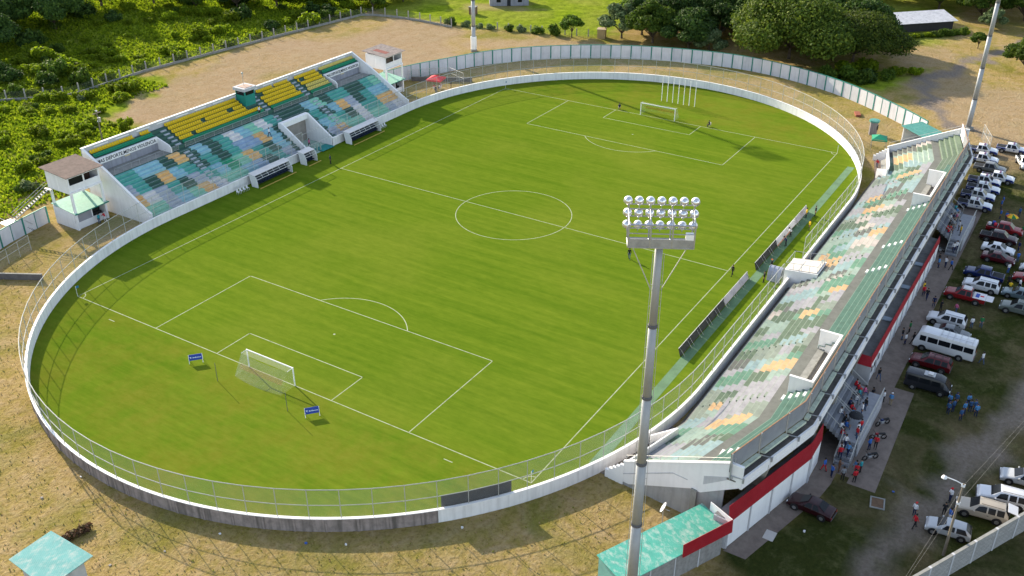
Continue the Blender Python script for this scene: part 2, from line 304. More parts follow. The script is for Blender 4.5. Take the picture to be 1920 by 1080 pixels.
# ------------------------------------------------------------------ pitch
def build_pitch():
    pts = [oval(i / 240, -0.02) for i in range(240)]
    m = bpy.data.materials.new('mown_turf'); m.use_nodes = True; n, l = m.node_tree.nodes, m.node_tree.links; b = n['Principled BSDF']
    b.inputs['Roughness'].default_value = 0.9; b.inputs['Specular IOR Level'].default_value = 0.0
    tc = n.new('ShaderNodeTexCoord')
    def noise(s, sca, det=4, rough=.6):
        mp = n.new('ShaderNodeMapping'); mp.inputs['Scale'].default_value = sca; l.new(tc.outputs['Object'], mp.inputs[0])
        q = n.new('ShaderNodeTexNoise'); q.inputs['Scale'].default_value = s; q.inputs['Detail'].default_value = det; q.inputs['Roughness'].default_value = rough
        l.new(mp.outputs[0], q.inputs['Vector']); return q.outputs['Fac']
    st = noise(1.0, (0.75, 0.03, 1), 6, .7); fi = noise(1.4, (1, .35, 1), 5, .7); bl = noise(0.045, (1, 1, 1), 4, .55)
    def rm(src, stops): q = ramp(n, stops); l.new(src, q.inputs[0]); return q.outputs[0]
    def mix(f, a, c):
        q = n.new('ShaderNodeMix'); q.data_type = 'RGBA'; l.new(f, q.inputs[0]); l.new(a, q.inputs[6]); l.new(c, q.inputs[7]); return q.outputs[2]
    g1 = rm(fi, [(.3, (.070, .126, .008)), (.7, (.094, .155, .010))]); g2 = rm(fi, [(.3, (.104, .160, .011)), (.7, (.138, .192, .016))])
    g3 = rm(fi, [(.3, (.130, .168, .016)), (.7, (.165, .196, .024))])
    c = mix(rm(st, [(.35, (0, 0, 0)), (.65, (1, 1, 1))]), g1, g2); c = mix(rm(bl, [(.46, (0, 0, 0)), (.72, (.6, .6, .6))]), c, g3)
    wear = noise(0.16, (1, 1, 1), 5, .7)   # worn, yellowed grass behind the goal lines
    sx = n.new('ShaderNodeSeparateXYZ'); l.new(tc.outputs['Object'], sx.inputs[0]); ab = n.new('ShaderNodeMath'); ab.operation = 'ABSOLUTE'; l.new(sx.outputs[0], ab.inputs[0])
    mr = n.new('ShaderNodeMapRange'); mr.inputs[1].default_value = 50; mr.inputs[2].default_value = 56; l.new(ab.outputs[0], mr.inputs[0])
    mu = n.new('ShaderNodeMath'); mu.operation = 'MULTIPLY'; l.new(mr.outputs[0], mu.inputs[0]); l.new(rm(wear, [(.40, (.0, .0, .0)), (.66, (.85, .85, .85))]), mu.inputs[1])
    worn = rm(fi, [(.3, (.122, .142, .012)), (.7, (.160, .172, .022))]); c = mix(mu.outputs[0], c, worn)
    l.new(c, b.inputs['Base Color'])
    bp = n.new('ShaderNodeBump'); bp.inputs['Strength'].default_value = .35; bp.inputs['Distance'].default_value = .05; l.new(fi, bp.inputs['Height']); l.new(bp.outputs[0], b.inputs['Normal'])
    mb = MB()
    for i in range(240): mb.poly([(0, 0, 0.04), (*pts[i], 0.04), (*pts[(i + 1) % 240], 0.04)])
    struct(mb.build('pitch', m))
    LN = mat('line_paint', (0.33, 0.37, 0.23), 0.9, 0.35, 1.2); Z = 0.046; wd = 0.115
    hx, hy = 53.4, 35.6
    def line(mb, pts):
        P = [Vector((x, y)) for x, y in pts]
        for a, c_ in zip(P[:-1], P[1:]):
            d = (c_ - a).normalized(); q = Vector((-d.y, d.x)) * wd / 2; a2 = a - d * wd / 2; c2 = c_ + d * wd / 2
            mb.quad((*(a2 - q), Z), (*(c2 - q), Z), (*(c2 + q), Z), (*(a2 + q), Z))
    def arc(mb, cx, cy, r, a0, a1, k=48):
        for i in range(k):
            t0 = a0 + (a1 - a0) * i / k; t1 = a0 + (a1 - a0) * (i + 1) / k
            f = lambda t, rr: (cx + rr * math.cos(t), cy + rr * math.sin(t), Z)
            mb.quad(f(t0, r - wd / 2), f(t0, r + wd / 2), f(t1, r + wd / 2), f(t1, r - wd / 2))
    def mk(name, fn): mb = MB(); fn(mb); struct(mb.build(name, LN))
    for a, c_ in (((-hx, hy), (hx, hy)), ((-hx, -hy), (hx, -hy))): mk('touchline_marking', lambda mb: line(mb, [a, c_]))
    mk('halfway_line_marking', lambda mb: line(mb, [(0, hy - .1), (0, -hy + .1)])); mk('centre_circle_marking', lambda mb: arc(mb, 0, 0, 9.15, 0, 2 * math.pi, 96))
    for s in (-1, 1):
        mk('goal_line_marking', lambda mb: line(mb, [(s * hx, hy - .1), (s * hx, -hy + .1)]))
        mk('penalty_area_marking', lambda mb: line(mb, [(s * (hx - .1), 20.16), (s * (hx - 16.5), 20.16), (s * (hx - 16.5), -20.16), (s * (hx - .1), -20.16)]))
        mk('goal_area_marking', lambda mb: line(mb, [(s * (hx - .1), 9.16), (s * (hx - 5.5), 9.16), (s * (hx - 5.5), -9.16), (s * (hx - .1), -9.16)]))
        mk('penalty_arc_marking', lambda mb: arc(mb, s * (hx - 11), 0, 9.15, (math.pi if s > 0 else 0) - 0.92, (math.pi if s > 0 else 0) + 0.92, 30))
        mk('penalty_spot_marking', lambda mb: mb.poly([(s * (hx - 11) + .16 * math.cos(k * .785), .16 * math.sin(k * .785), Z) for k in range(8)]))
        for q in (-1, 1):
            a0 = math.atan2(-q, -s); mk('corner_arc_marking', lambda mb: arc(mb, s * hx, q * hy, 1.0, a0 - .785, a0 + .785, 10))
    for p in ((-55.1, 26.5), (-55.0, -26.5)): mk('corner_distance_mark', lambda mb: line(mb, [(p[0], p[1] - .5), (p[0], p[1] + .5)]))
    mb = MB(); mb.box(-47.5, 48, -40.2, -39.0, 0.042, 0.052); struct(mb.build('green_runner_path', mat('green_runner_carpet', (0.11, 0.20, 0.11), .95, .25, .6)))
build_pitch()

# ------------------------------------------------------------------ perimeter wall and fence round the pitch
def build_oval_wall():
    wl = thing('perimeter_wall', 'low white oval wall running all the way round the pitch', 'wall')
    N = 134; WT = 1.5
    gap = lambda p: (p[1] > 40 and 0.9 < p[0] < 7.4)
    white, cop, weath = MB(), MB(), MB()
    for i in range(N * 2):
        t0, t1 = i / (2 * N), (i + 1) / (2 * N); a, b, c, d = oval(t0), oval(t1), oval(t1, .25), oval(t0, .25); mid = (a + b) / 2
        if gap(mid): continue
        dirty = mid[0] < -38 and (mid[1] < -14 or True) and not (mid[1] < -31) and mid[1] < 20
        white.quad((*a, 0), (*b, 0), (*b, WT), (*a, WT))
        (weath if dirty else white).quad((*d, -.1), (*d, WT), (*c, WT), (*c, -.1))
        e, f, g_, h_ = oval(t0, -.03), oval(t1, -.03), oval(t1, .28), oval(t0, .28)
        cop.hexa([(*e, WT), (*f, WT), (*g_, WT), (*h_, WT), (*e, WT + .07), (*f, WT + .07), (*g_, WT + .07), (*h_, WT + .07)])
    white.build('wall_body', mat('oval_wall_white', (.80, .79, .79), .75, .10, .35, stain=.20), wl); cop.build('coping', WHITE2, wl); o = weath.build('weathered_outer_face', WEATH, wl); o['label'] = 'bare streaked concrete face on the outer side'
    for t in range(N):   # pilaster lines on the bare outer face
        p = oval((t + .5) / N, .27)
        if p[0] < -60 and -31 < p[1] < 20:
            q = oval((t + .5) / N, 0.2); put('pilaster', PIL, wl, (p[0], p[1], 0), math.atan2(p[1] - q[1], p[0] - q[0]))
    fc = thing('pitch_fence', 'tall chain link fence with two rails on top of the oval wall', 'fence')
    post = MB().tube((0, 0, 1.57), (0, 0, 4.95), .04, n=6).mesh('post', STEELL)
    top, midr = MB(), MB(); P = [oval(i / N, .12) for i in range(N)]
    open_ = lambda p: (p[1] > 40 and 0.2 < p[0] < 8.0) or (p[1] < -40 and -0.8 < p[0] < 3.6)
    for i in range(N):
        a, b = P[i], P[(i + 1) % N]
        if not open_(a): put('post', post, fc, (a[0], a[1], 0))
        if open_(a) or open_(b):
            if top.f: top.build('top_rail', STEELL, fc); midr.build('middle_rail', STEELL, fc); top, midr = MB(), MB()
            continue
        top.tube((*a, 4.95), (*b, 4.95), .045, n=6); midr.tube((*a, 3.1), (*b, 3.1), .04, n=6)
        MB().quad((*a, 1.58), (*b, 1.58), (*b, 4.93), (*a, 4.93)).build('mesh_panel', CHAIN, fc)
    top.build('top_rail', STEELL, fc); midr.build('middle_rail', STEELL, fc)
PIL = MB().box(-.02, .05, -.13, .13, 0, 1.5).mesh('pilaster', WEATH)
build_oval_wall()
# ------------------------------------------------------------------ paints of the terraces
PAL = {'T': (.09, .36, .31), 'D': (.045, .115, .09), 'O': (.74, .46, .19), 'S': (.27, .49, .56), 'L': (.40, .44, .50), 'W': (.66, .64, .63), 'M': (.25, .56, .41), 'G': (.03, .30, .17), 'B': (.29, .40, .53),
       'c': (0.159, 0.163, 0.146), 'g': (0.133, 0.185, 0.125), 'p': (0.258, 0.297, 0.245), 'l': (0.361, 0.353, 0.370), 'm': (0.310, 0.396, 0.335), 'o': (0.585, 0.387, 0.206), 'k': (0.499, 0.447, 0.404), 's': (0.292, 0.396, 0.396), 'e': (0.146, 0.284, 0.198), 'u': (0.086, 0.172, 0.133), 'v': (0.172, 0.267, 0.211), 'n': (0.310, 0.361, 0.292), 'N': (0.360, 0.400, 0.430)}
PK = list(PAL); PM = [mat('terrace_paint_' + {'c': 'bare', 'n': 'worn_nosing', 'v': 'green_nosing', 'N': 'pale_nosing', 'g': 'sage', 'p': 'pale_sage', 'l': 'lilac', 'm': 'pale_mint', 'o': 'pale_orange', 'k': 'pink_white', 's': 'pale_sky', 'e': 'leaf', 'u': 'deep_green', 'T': 'teal', 'D': 'dark_green', 'O': 'orange', 'S': 'sky', 'L': 'lilac_grey', 'W': 'white', 'M': 'mint', 'G': 'green', 'B': 'blue_grey'}[k], PAL[k], .85, .20, 1.0, stain=.14) for k in PK]
# ------------------------------------------------------------------ east stand
TAN15 = .268
def kn(u): return -37.2 - .1 * u
def kf(u): return 44.3 + .04 * u
def xn(u): return -48.3 - .11 * u
def xf(u): return 53.5 + .02 * u
def EP(x, u): return (x, -45.2 - u + TAN15 * max(0, kn(u) - x) + TAN15 * max(0, x - kf(u)))
def E3(x, u, z): return (*EP(x, u), z)
def east_stand():
    st = thing('grandstand', 'long bent concrete grandstand with faded patchwork terraces beside the parking ground', 'grandstand')
    rg = random.Random(5)
    cols = {}
    for gI in range(4):
        x = -50.0
        while x < 56:
            wdt = rg.choice((1.6, 2.4, 2.4, 3.2)); c = rg.choice('lllgggpppmmsscceok')
            cols.setdefault(gI, []).append((x, x + wdt, c)); x += wdt
    special = [(-13.2, -11.2, 6, 8, 'o'), (-27.3, -25.2, 6, 10, 'o'), (-39.6, -37.4, 5, 9, 'o'), (-7, -5, 8, 10, 'o'), (6.8, 8.6, 1, 2, 'o'), (3.6, 5.2, 4, 5, 'o'), (12, 15, 8, 10, 'o'), (24.4, 26.2, 3, 6, 'o'), (-35.2, -33.4, 2, 3, 'o'), (47.5, 50, 3, 6, 'o'), (38.5, 40.5, 5, 9, 'o'),
               (-29, -26.5, 0, 4, 'e'), (-20.6, -18, 0, 4, 'e'), (-20.8, -18.8, 6, 9, 's'), (-41.6, -39.4, 7, 10, 'e'), (-5, -2.2, 6, 10, 'e'), (29, 31.5, 6, 9, 'e'), (8.6, 11, 3, 5, 's'), (34, 36.5, 4, 6, 's'), (-46, -43, 2, 5, 'l'), (-48.6, -46, 4, 6, 'm'), (-33, -29.5, 6, 10, 'l'), (-24, -21, 3, 6, 'p'), (-17.4, -14.4, 8, 10, 'g'), (-12.6, -10.6, 1, 3, 'g'), (9, 12, 6, 9, 'k'), (-37, -33, 4, 7, 'l'), (-10, -7, 3, 6, 'l')]
    def colour(i, x):
        for a, b, i0, i1, c in special:
            if a <= x < b and i0 <= i <= i1: return c
        for a, b, c in cols[min(3, (i + int(x / 9) % 2) // 3)]:
            if a <= x < b: return c
        return 'p'
    def xcells(u, step=.8):
        a, b = xn(u), xf(u); n = int((b - a) / step) + 1; xs = [a + (b - a) * k / n for k in range(n + 1)]
        return sorted(xs + [kn(u), kf(u)])
    def row(u, z, dz, run, colf, skip=None, name='terrace_step'):
        mb = MB(); xs = xcells(u)
        for a, b in zip(xs[:-1], xs[1:]):
            x = (a + b) / 2
            if b - a < 1e-4: continue
            if skip and skip(x):
                if mb.f: mb.build(name, PM, st); mb = MB()
                continue
            m = PK.index(colf(x))
            mb.quad(E3(a, u, z - dz), E3(b, u, z - dz), E3(b, u, z), E3(a, u, z), m); ns = (.07 if 'upper' in name else .05) if 'step' in name else 0.0; mn = PK.index('n' if 'upper' not in name else 'p' if x > 38 else 'v')
            if ns: mb.quad(E3(a, u, z), E3(b, u, z), E3(b, u + ns, z), E3(a, u + ns, z), mn)
            mb.quad(E3(a, u + ns, z), E3(b, u + ns, z), E3(b, u + run, z), E3(a, u + run, z), m)
        if mb.f: mb.build(name, PM, st)
    for i in range(11):
        row(.72 * i, 1.15 + .42 * i, .42 if i else .9, .72, lambda x: colour(i, x), lambda x: (-.2 < x < 4.4 and i < 4) or (x > 43.4 and i < 2) or (x < -40.6 and i < 2))
    row(7.92, 5.46, .1, 1.2, lambda x: 'c', name='walkway')
    VOM = ((-32.4, -22.0), (23.0, 33.4)); inv = lambda x: any(a < x < b for a, b in VOM)
    for i in range(4):
        row(9.12 + .7 * i, 5.88 + .42 * i, .42, .7 if i < 3 else .95, lambda x: 'g' if x > 38 + 3 * i * .3 else 'u', inv if i < 3 else None, 'upper_terrace_step')
    # the deep green treads get their own fresher paint by row above; front kerb and end parapets
    fr = MB(); xs = xcells(0, 3)
    for a, b in zip(xs[:-1], xs[1:]):
        if not (-.3 < (a + b) / 2 < 4.2) and b - a > 1e-3 and -41 < (a + b) / 2 < 43.6: fr.hexa([E3(a, -.12, 0), E3(b, -.12, 0), E3(b, -.003, 0), E3(a, -.003, 0), E3(a, -.12, 1.13), E3(b, -.12, 1.13), E3(b, -.003, 1.13), E3(a, -.003, 1.13)])
    fr.build('front_kerb', CONC, st)
    for sgn, xs_, xe_ in ((-1, -48.3, -40.6), (1, 43.4, 53.4)):   # low white walls closing the bent ends at the front
        wm = MB(); n_ = 5
        for k in range(n_):
            p, q = xs_ + (xe_ - xs_) * k / n_, xs_ + (xe_ - xs_) * (k + 1) / n_
            wm.hexa([E3(p, 1.25, .0), E3(q, 1.25, .0), E3(q, 1.43, .0), E3(p, 1.43, .0), E3(p, 1.25, 2.75), E3(q, 1.25, 2.75), E3(q, 1.43, 2.75), E3(p, 1.43, 2.75)])
        wm.build('front_end_wall', WHITE, st)
        xi = xe_ if sgn < 0 else xs_; a_, b_ = E3(xi, 1.25, 0), E3(xi - sgn * -1.6, -.5, 0); d_ = Vector((b_[0] - a_[0], b_[1] - a_[1], 0)).normalized(); q_ = Vector((-d_.y, d_.x, 0)) * .09; A_, B_ = Vector(a_), Vector(b_)
        MB().hexa([A_ - q_, B_ - q_, B_ + q_, A_ + q_, A_ - q_ + Vector((0, 0, 2.7)), B_ - q_ + Vector((0, 0, 1.9)), B_ + q_ + Vector((0, 0, 1.9)), A_ + q_ + Vector((0, 0, 2.7))]).build('front_return_wall', WHITE, st)
        wk = MB(); ps = [xs_ + (xe_ - xs_) * k / 4 for k in range(5)]
        for p, q in zip(ps[:-1], ps[1:]): wk.quad(E3(p, -.6, .06), E3(q, -.6, .06), E3(q, 1.24, .06), E3(p, 1.24, .06))
        wk.build('front_walk', mat('tan_walk', (.20, .15, .12), .9, .3, 1), st)
    gt = MB()
    for a, b in zip(xs[:-1], xs[1:]):
        if b - a > 1e-3:
            ya, yb = min(-44.3, EP(a, 0)[1] + .95), min(-44.3, EP(b, 0)[1] + .95)
            if a < -37.2: ya, yb = EP(a, 0)[1] + 1.6, EP(b, 0)[1] + 1.6
            gt.quad((a, EP(a, -.12)[1], .03), (b, EP(b, -.12)[1], .03), (b, yb, .03), (a, ya, .03))
    gt.build('gutter_slab', mat('tan_gutter', (.20, .175, .15), .9, .3, .8, stain=.3), st)
    def endwall(xe, s, name):
        P = lambda u, z, o: (EP(xe(u), u)[0] + s * o, EP(xe(u), u)[1], z)
        def slab(pts, o0, o1, m, nm):
            mb = MB(); A = [P(u, z, o0) for u, z in pts]; B = [P(u, z, o1) for u, z in pts]; n = len(pts)
            mb.poly(A); mb.poly(B[::-1])
            for k in range(n): mb.quad(A[k], A[(k + 1) % n], B[(k + 1) % n], B[k])
            mb.build(nm, m, st)
        slab([(1.2, .4), (1.2, 2.85), (12.2, 8.25), (13.5, 8.3), (13.5, 6.1), (9.6, 3.5), (8.7, 3.5), (1.9, .4)], .02, .24, WHITE, 'end_parapet')
        slab([(1.15, 2.87), (1.15, 2.96), (12.2, 8.36), (13.5, 8.41), (13.5, 8.31), (12.2, 8.26), (1.2, 2.86)], -.03, .29, WHITE2, 'parapet_coping')
        slab([(1.2, -.05), (1.0, .72), (8.6, 3.52), (9.6, 3.52), (11.9, 5.05), (11.9, -.05)], .05, .18, mat('grey_render_wall', (.33, .33, .33), .9, .15, .8, stain=.25), 'end_wall'); slab([(8.7, -.05), (8.7, 3.6), (9.3, 3.6), (9.3, -.05)], .18, .42, CONC, 'end_buttress')
        slab([(1.2, 1.35), (1.2, 1.45), (6.6, 4.35), (8.2, 4.35), (8.2, 4.25), (6.7, 4.25)], .24, .27, GREYW, 'relief_band'); slab([(9.8, 4.6), (9.8, 5.6), (12.6, 6.9), (12.6, 6.7)], .24, .26, GREYW, 'relief_panel')
        mb = MB(); a = P(1.4, 3.7, .1); b = P(12.6, 9.0, .1); mb.tube(a, b, .03, n=6)
        for k in range(7): f = k / 6; p = Vector(a).lerp(Vector(b), f); mb.tube(p, p - Vector((0, 0, .75)), .025, n=5)
        mb.build('handrail', STEELL, st)
        for k in range(5): q = P(1.0 - .42 * k, 0, .12); put('stepped_pier', MB().box(-.16, .16, -.21, .21, 0.0, 2.4 - .36 * k).mesh('stepped_pier', WHITE2), st, (q[0], q[1], 0))
    endwall(xn, -1, 'near'); endwall(xf, 1, 'far')
    # back: screen panels, ledge, recess, outer beam, brackets, pillars
    step = 4.15; n = 24; xb = [-50.0 + (53.9 + 50.0) * k / n for k in range(n + 1)]
    RUST = mat('rusty_edge', (.30, .17, .10), .8, .3, 3)
    for k in range(n):
        a, b = xb[k] + .04, xb[k + 1] - .04; last = k == n - 1
        pieces = [(a, b)] if not (a < kn(12.3) < b or a < kf(12.3) < b) else [(a, kn(12.3) if a < kn(12.3) < b else kf(12.3)), (kn(12.3) if a < kn(12.3) < b else kf(12.3), b)]
        def run(name, u0, u1, z0, z1, m, aa=0):
            mb = MB()
            for p, q in pieces: mb.hexa([E3(p + aa, u1, z0), E3(q - aa, u1, z0), E3(q - aa, u0, z0), E3(p + aa, u0, z0), E3(p + aa, u1, z1), E3(q - aa, u1, z1), E3(q - aa, u0, z1), E3(p + aa, u0, z1)])
            return mb.build(name, m, st)
        run('screen_panel', 12.25, 12.29, 7.32, 9.32, WHITE if last else GREYR); run('screen_top_edge', 12.22, 12.32, 9.325, 9.40, RUST)
        run('ledge', 12.36, 12.80, 7.05, 7.30, mat('pale_green_ledge', (.52, .58, .46), .8, .2, 1.2, stain=.3), .25)
        run('recess_floor', 12.12, 13.30, 6.45, 6.60, CONCD)
        bm_ = run('outer_beam', 13.36, 13.56, 5.85, 7.02, WHITE); run('beam_lit_strip', 13.562, 13.60, 6.35, 6.47, WHITE2, .9)  # raised whiter strip stands in for daylight showing through the beam
        put('screen_post', MB().tube((0, 0, 6.6), (0, 0, 9.5), .07, n=6).mesh('screen_post', STEEL), st, E3(xb[k], 12.42, 0))
        br = MB(); p0 = Vector(E3(xb[k], 12.5, 7.0)); p1 = Vector(E3(xb[k], 13.7, 7.15)); br.tube(p0, p1, .06, n=6); br.box(p1.x - .1, p1.x + .1, p1.y - .02, p1.y + .14, 6.7, 7.2); br.build('bracket', STEEL, st)
        if k % 2 == 1 and not any(a - 1 < xb[k] < b + 1 for a, b in ()):
            x = xb[k]; y0 = EP(x, 12.0)[1]; MB().prism([(y0 + .3, 0), (y0 - .35, 0), (y0 - 1.55, 5.6), (y0 - 1.55, 6.4), (y0 + .3, 6.4)], 'x', x - .28, x + .28).build('pillar', mat('tan_concrete_pillar', (.33, .30, .25), .9, .2, 1, stain=.3), st)
    sf = MB()
    xs = [-47.6, kn(4), kf(4), 52.6]
    for a, b in zip(xs[:-1], xs[1:]): sf.quad(E3(a, .4, .55), E3(b, .4, .55), E3(b, 7.9, 4.9), E3(a, 7.9, 4.9)); 
    sf.build('raking_soffit', CONC, st)
    # vomitories
    for a, b in VOM:
        wm = MB(); z0, z1 = 4.0, 7.75
        wm.box(b, b + .2, EP(b, 11.22)[1], EP(b, 9.0)[1], z0, z1); wm.box(a - .2, a, EP(a, 11.22)[1], EP(a, 9.0)[1], z0, z1); wm.box(a - .2, b + .2, EP(a, 11.42)[1], EP(a, 11.22)[1] - .002, z0, z1)
        wm.build('vomitory_wall', WHITE, st)
        cp = MB(); cp.box(a - .24, b + .24, EP(a, 11.46)[1], EP(a, 11.18)[1], z1 + .002, z1 + .1); cp.box(b - .04, b + .24, EP(b, 11.18)[1] + .002, EP(b, 8.95)[1], z1 + .002, z1 + .1); cp.box(a - .24, a + .04, EP(a, 11.18)[1] + .002, EP(a, 8.95)[1], z1 + .002, z1 + .1)
        cp.build('vomitory_coping', WHITE2, st)
        MB().box(a, b, EP(a, 9.85)[1], EP(a, 9.121)[1], 5.2, 5.455).build('vomitory_landing', CONC, st)
        for k in range(4): MB().box(a, b, EP(a, 9.86 + .33 * k + .32)[1], EP(a, 9.86 + .33 * k)[1], 4.0, 5.2 - .26 * k).build('vomitory_step', CONCD, st)
    # aisle half-steps: lower tier plain, upper tier white
    hs = MB().box(-.42, .42, -.30, 0, -.21, 0).mesh('aisle_half_step', PM[PK.index('p')]); hw = MB().box(-.45, .45, -.33, 0, -.2, 0).mesh('aisle_half_step_white', WHITE2)
    for x in (-43.0, -33.2, -20.5, -1.3, 4.9, 15.5, 22.3, 30.5, 38.5):
        for i in range(1, 11):
            if -.2 < x < 5 and i < 5: continue
            p = EP(x, .72 * i - .001 + .0); put('aisle_half_step', hs, st, (p[0], p[1] + .3, 1.15 + .42 * i - .21 + .0))
    for x in (-33.6, -.8, 7.5, 21.6, -45.5):
        for i in range(4): p = EP(x, 9.12 + .7 * i); put('aisle_half_step', hw, st, (p[0], p[1] + .33, 5.88 + .42 * i - .2))
    # viewing platform over the players' tunnel at halfway
    pf = MB(); pf.hexa([(-.1, -43.45, 0), (3.9, -43.45, 0), (4.2, -47.9, 0), (-.1, -47.9, 0), (-.1, -43.45, 2.55), (3.9, -43.45, 2.55), (4.2, -47.9, 3.0), (-.1, -47.9, 3.0)])
    pf.build('platform_box', WHITE, st)
    MB().hexa([(.1, -43.6, 2.6), (3.75, -43.6, 2.6), (4.0, -47.7, 3.05), (.1, -47.7, 3.05), (.1, -43.6, 2.64), (3.75, -43.6, 2.64), (4.0, -47.7, 3.09), (.1, -47.7, 3.09)]).build('platform_deck', mat('cream_deck', (.62, .58, .52), .8, .1, 1), st)
    rl = MB(); q = [(-.05, -43.5), (3.85, -43.5), (4.1, -47.8), (-.05, -47.8)]
    for (x0, y0), (x1, y1) in zip(q, q[1:] + q[:1]):
        for k in range(4):
            f = k / 4; z = 2.6 + .1 * (-43.5 - (y0 + (y1 - y0) * f)); rl.tube((x0 + (x1 - x0) * f, y0 + (y1 - y0) * f, z), (x0 + (x1 - x0) * f, y0 + (y1 - y0) * f, z + 1.05), .03, n=5)
        rl.tube((x0, y0, 3.65 + .1 * (-43.5 - y0)), (x1, y1, 3.65 + .1 * (-43.5 - y1)), .035, n=5)
    rl.build('platform_railing', STEEL, st)
    return st
east_stand()
def kiosk(name, label, xa, xb_, u, zw, roof_u, end_red=False, wins=(), fh=1.6):
    t = thing(name, label, 'building')
    n = max(1, int((xb_ - xa) / 2.9)); ed = [xa + (xb_ - xa) * k / n for k in range(n + 1)]; ed = sorted(ed + [k for k in (kn(u),) if xa < k < xb_])
    for a, b in zip(ed[:-1], ed[1:]):
        if b - a < .05: continue
        MB().hexa([E3(a + .02, u, 0), E3(b - .02, u, 0), E3(b - .02, u - .15, 0), E3(a + .02, u - .15, 0), E3(a + .02, u, zw), E3(b - .02, u, zw), E3(b - .02, u - .15, zw), E3(a + .02, u - .15, zw)]).build('wall_panel', WHITE, t)
        put('wall_post', MB().box(-.09, .09, -.06, .06, 0, zw - .08).mesh('wall_post', GREYW), t, E3(a, u + .05, 0))
        MB().hexa([E3(a, u + .06, zw - .05), E3(b, u + .06, zw - .05), E3(b, u + .02, zw - .05), E3(a, u + .02, zw - .05), E3(a, u - .10, zw + fh), E3(b, u - .10, zw + fh), E3(b, u - .14, zw + fh), E3(a, u - .14, zw + fh)]).build('red_fascia', REDM, t)
        MB().hexa([E3(a, u - .05, zw + .3), E3(b, u - .05, zw + .3), E3(b, roof_u, zw + .45), E3(a, roof_u, zw + .45), E3(a, u - .05, zw + .36), E3(b, u - .05, zw + .36), E3(b, roof_u, zw + .51), E3(a, roof_u, zw + .51)]).build('roof_sheet', mat('dull_grey_roof', (.24, .235, .23), .8, .3, .8, stain=.3), t)
    for x, z0, w_ in wins: put('window', MB().box(-w_ / 2, w_ / 2, -.03, .03, z0, z0 + .7).mesh('window', mat('dark_window', (.03, .04, .05), .2, .1, 1)), t, E3(x, u + .02, 0))
    e = MB(); e.hexa([E3(xa - .15, u, 0), E3(xa, u, 0), E3(xa, roof_u, 0), E3(xa - .15, roof_u, 0), E3(xa - .15, u, zw + .28), E3(xa, u, zw + .28), E3(xa, roof_u, zw + .4), E3(xa - .15, roof_u, zw + .4)]); e.build('end_wall', GREYW, t)
    if end_red: MB().hexa([E3(xa - .55, u + .2, zw - .1), E3(xa - .5, u + .2, zw - .1), E3(xa - .5, roof_u, zw - .1), E3(xa - .55, roof_u, zw - .1), E3(xa - .0, u - .2, zw + fh), E3(xa + .05, u - .2, zw + fh), E3(xa + .05, roof_u, zw + fh), E3(xa - .0, roof_u, zw + fh)]).build('red_gable', REDM, t)
    return t
kiosk('stand_annex', 'white walled annex with red fascia under the end of the grandstand beside the maroon car', -51.6, -34.9, 13.75, 3.1, 12.4, fh=1.9)
k2 = kiosk('stand_annex', 'long white walled annex with red fascia between the two outside staircases', -17.9, 19.2, 14.35, 2.85, 12.0, True, ((-17.0, 1.3, .7), (-15.6, 1.3, .7), (-13.8, 1.3, .7)), fh=.95)
for x in (-8.0, 1.5, 9.0): MB().box(x, x + .9, -59.25, -57.9, 3.35, 3.46).build('roof_skylight', mat('blue_white_sheet', (.42, .50, .58), .5, .1, 1), k2)
def stair(x0, label):
    t = thing('outside_staircase', label, 'staircase'); x1 = x0 + 10.1; zl = 1.6
    SC = mat('stair_concrete', (.30, .31, .34), .85, .15, 1.5); SD = mat('stair_nosing', (.17, .18, .20), .85, .15, 1.5)
    MB().box(x0, x1, -61.95, -60.25, zl - .22, zl).build('landing', SC, t)
    for k in range(14):
        y = -60.25 + .33 * k; MB().box(x0, x1, y, y + .34, max(0, zl - .3 + .235 * k), zl + .235 * (k + 1)).build('step', SC if k % 2 else SD, t)
    for k in range(9):
        x = x0 - .27 * (k + 1); MB().box(x, x + .27, -61.9, -60.3, 0, zl - .17 * (k + 1) + .0).build('step', SC if k % 2 else SD, t)
    MB().box(x0 - .1, x1, -62.1, -61.952, 0.0, zl + .02).build('side_wall', mat('stair_side_wall', (.42, .42, .44), .85, .12, 1, stain=.2), t)
    r = MB(); r.tube((x0 - .1, -62.0, zl + 1.05), (x1, -62.0, zl + 1.05), .05, n=6); r.tube((x0 - .1, -62.0, zl + .55), (x1, -62.0, zl + .55), .03, n=6)
    for k in range(7): r.tube((x0 + k * 1.65, -62.0, zl), (x0 + k * 1.65, -62.0, zl + 1.05), .03, n=5)
    r.build('guard_rail', STEELL, t)
    for y in (-60.35, -61.9):
        r = MB(); r.tube((x0, y, zl + .95), (x0 - 2.45, y, .95), .05, n=6)
        for k in range(5): r.tube((x0 - .6 * k, y, max(.02, zl - .4 * k - .1)), (x0 - .6 * k, y, zl + .95 - .392 * k), .03, n=5)
        r.build('handrail', STEELL, t)
    for f in (0.03, .34, .38, .64, .68, .97):
        x = x0 + 10.1 * f; r = MB(); r.tube((x, -60.3, zl + 1.0), (x, -57.6, zl + 2.95), .035, n=6)
        for k in range(3): r.tube((x, -60.2 + .9 * k, zl + .235 + .64 * k), (x, -60.2 + .9 * k, zl + 1.07 + .65 * k), .028, n=5)
        r.build('handrail', STEELL, t)
stair(-31.7, 'broad grey outside staircase with crowd, beside the white annex end and dark van')
stair(24.0, 'broad grey outside staircase beside the rows of blue and white pickups')
MB().box(-35.5, 52, -62.4, -58.2, .004, .02).build('concrete_apron', mat('apron_concrete', (.20, .16, .135), .9, .3, .7, stain=.3))['kind'] = 'structure'
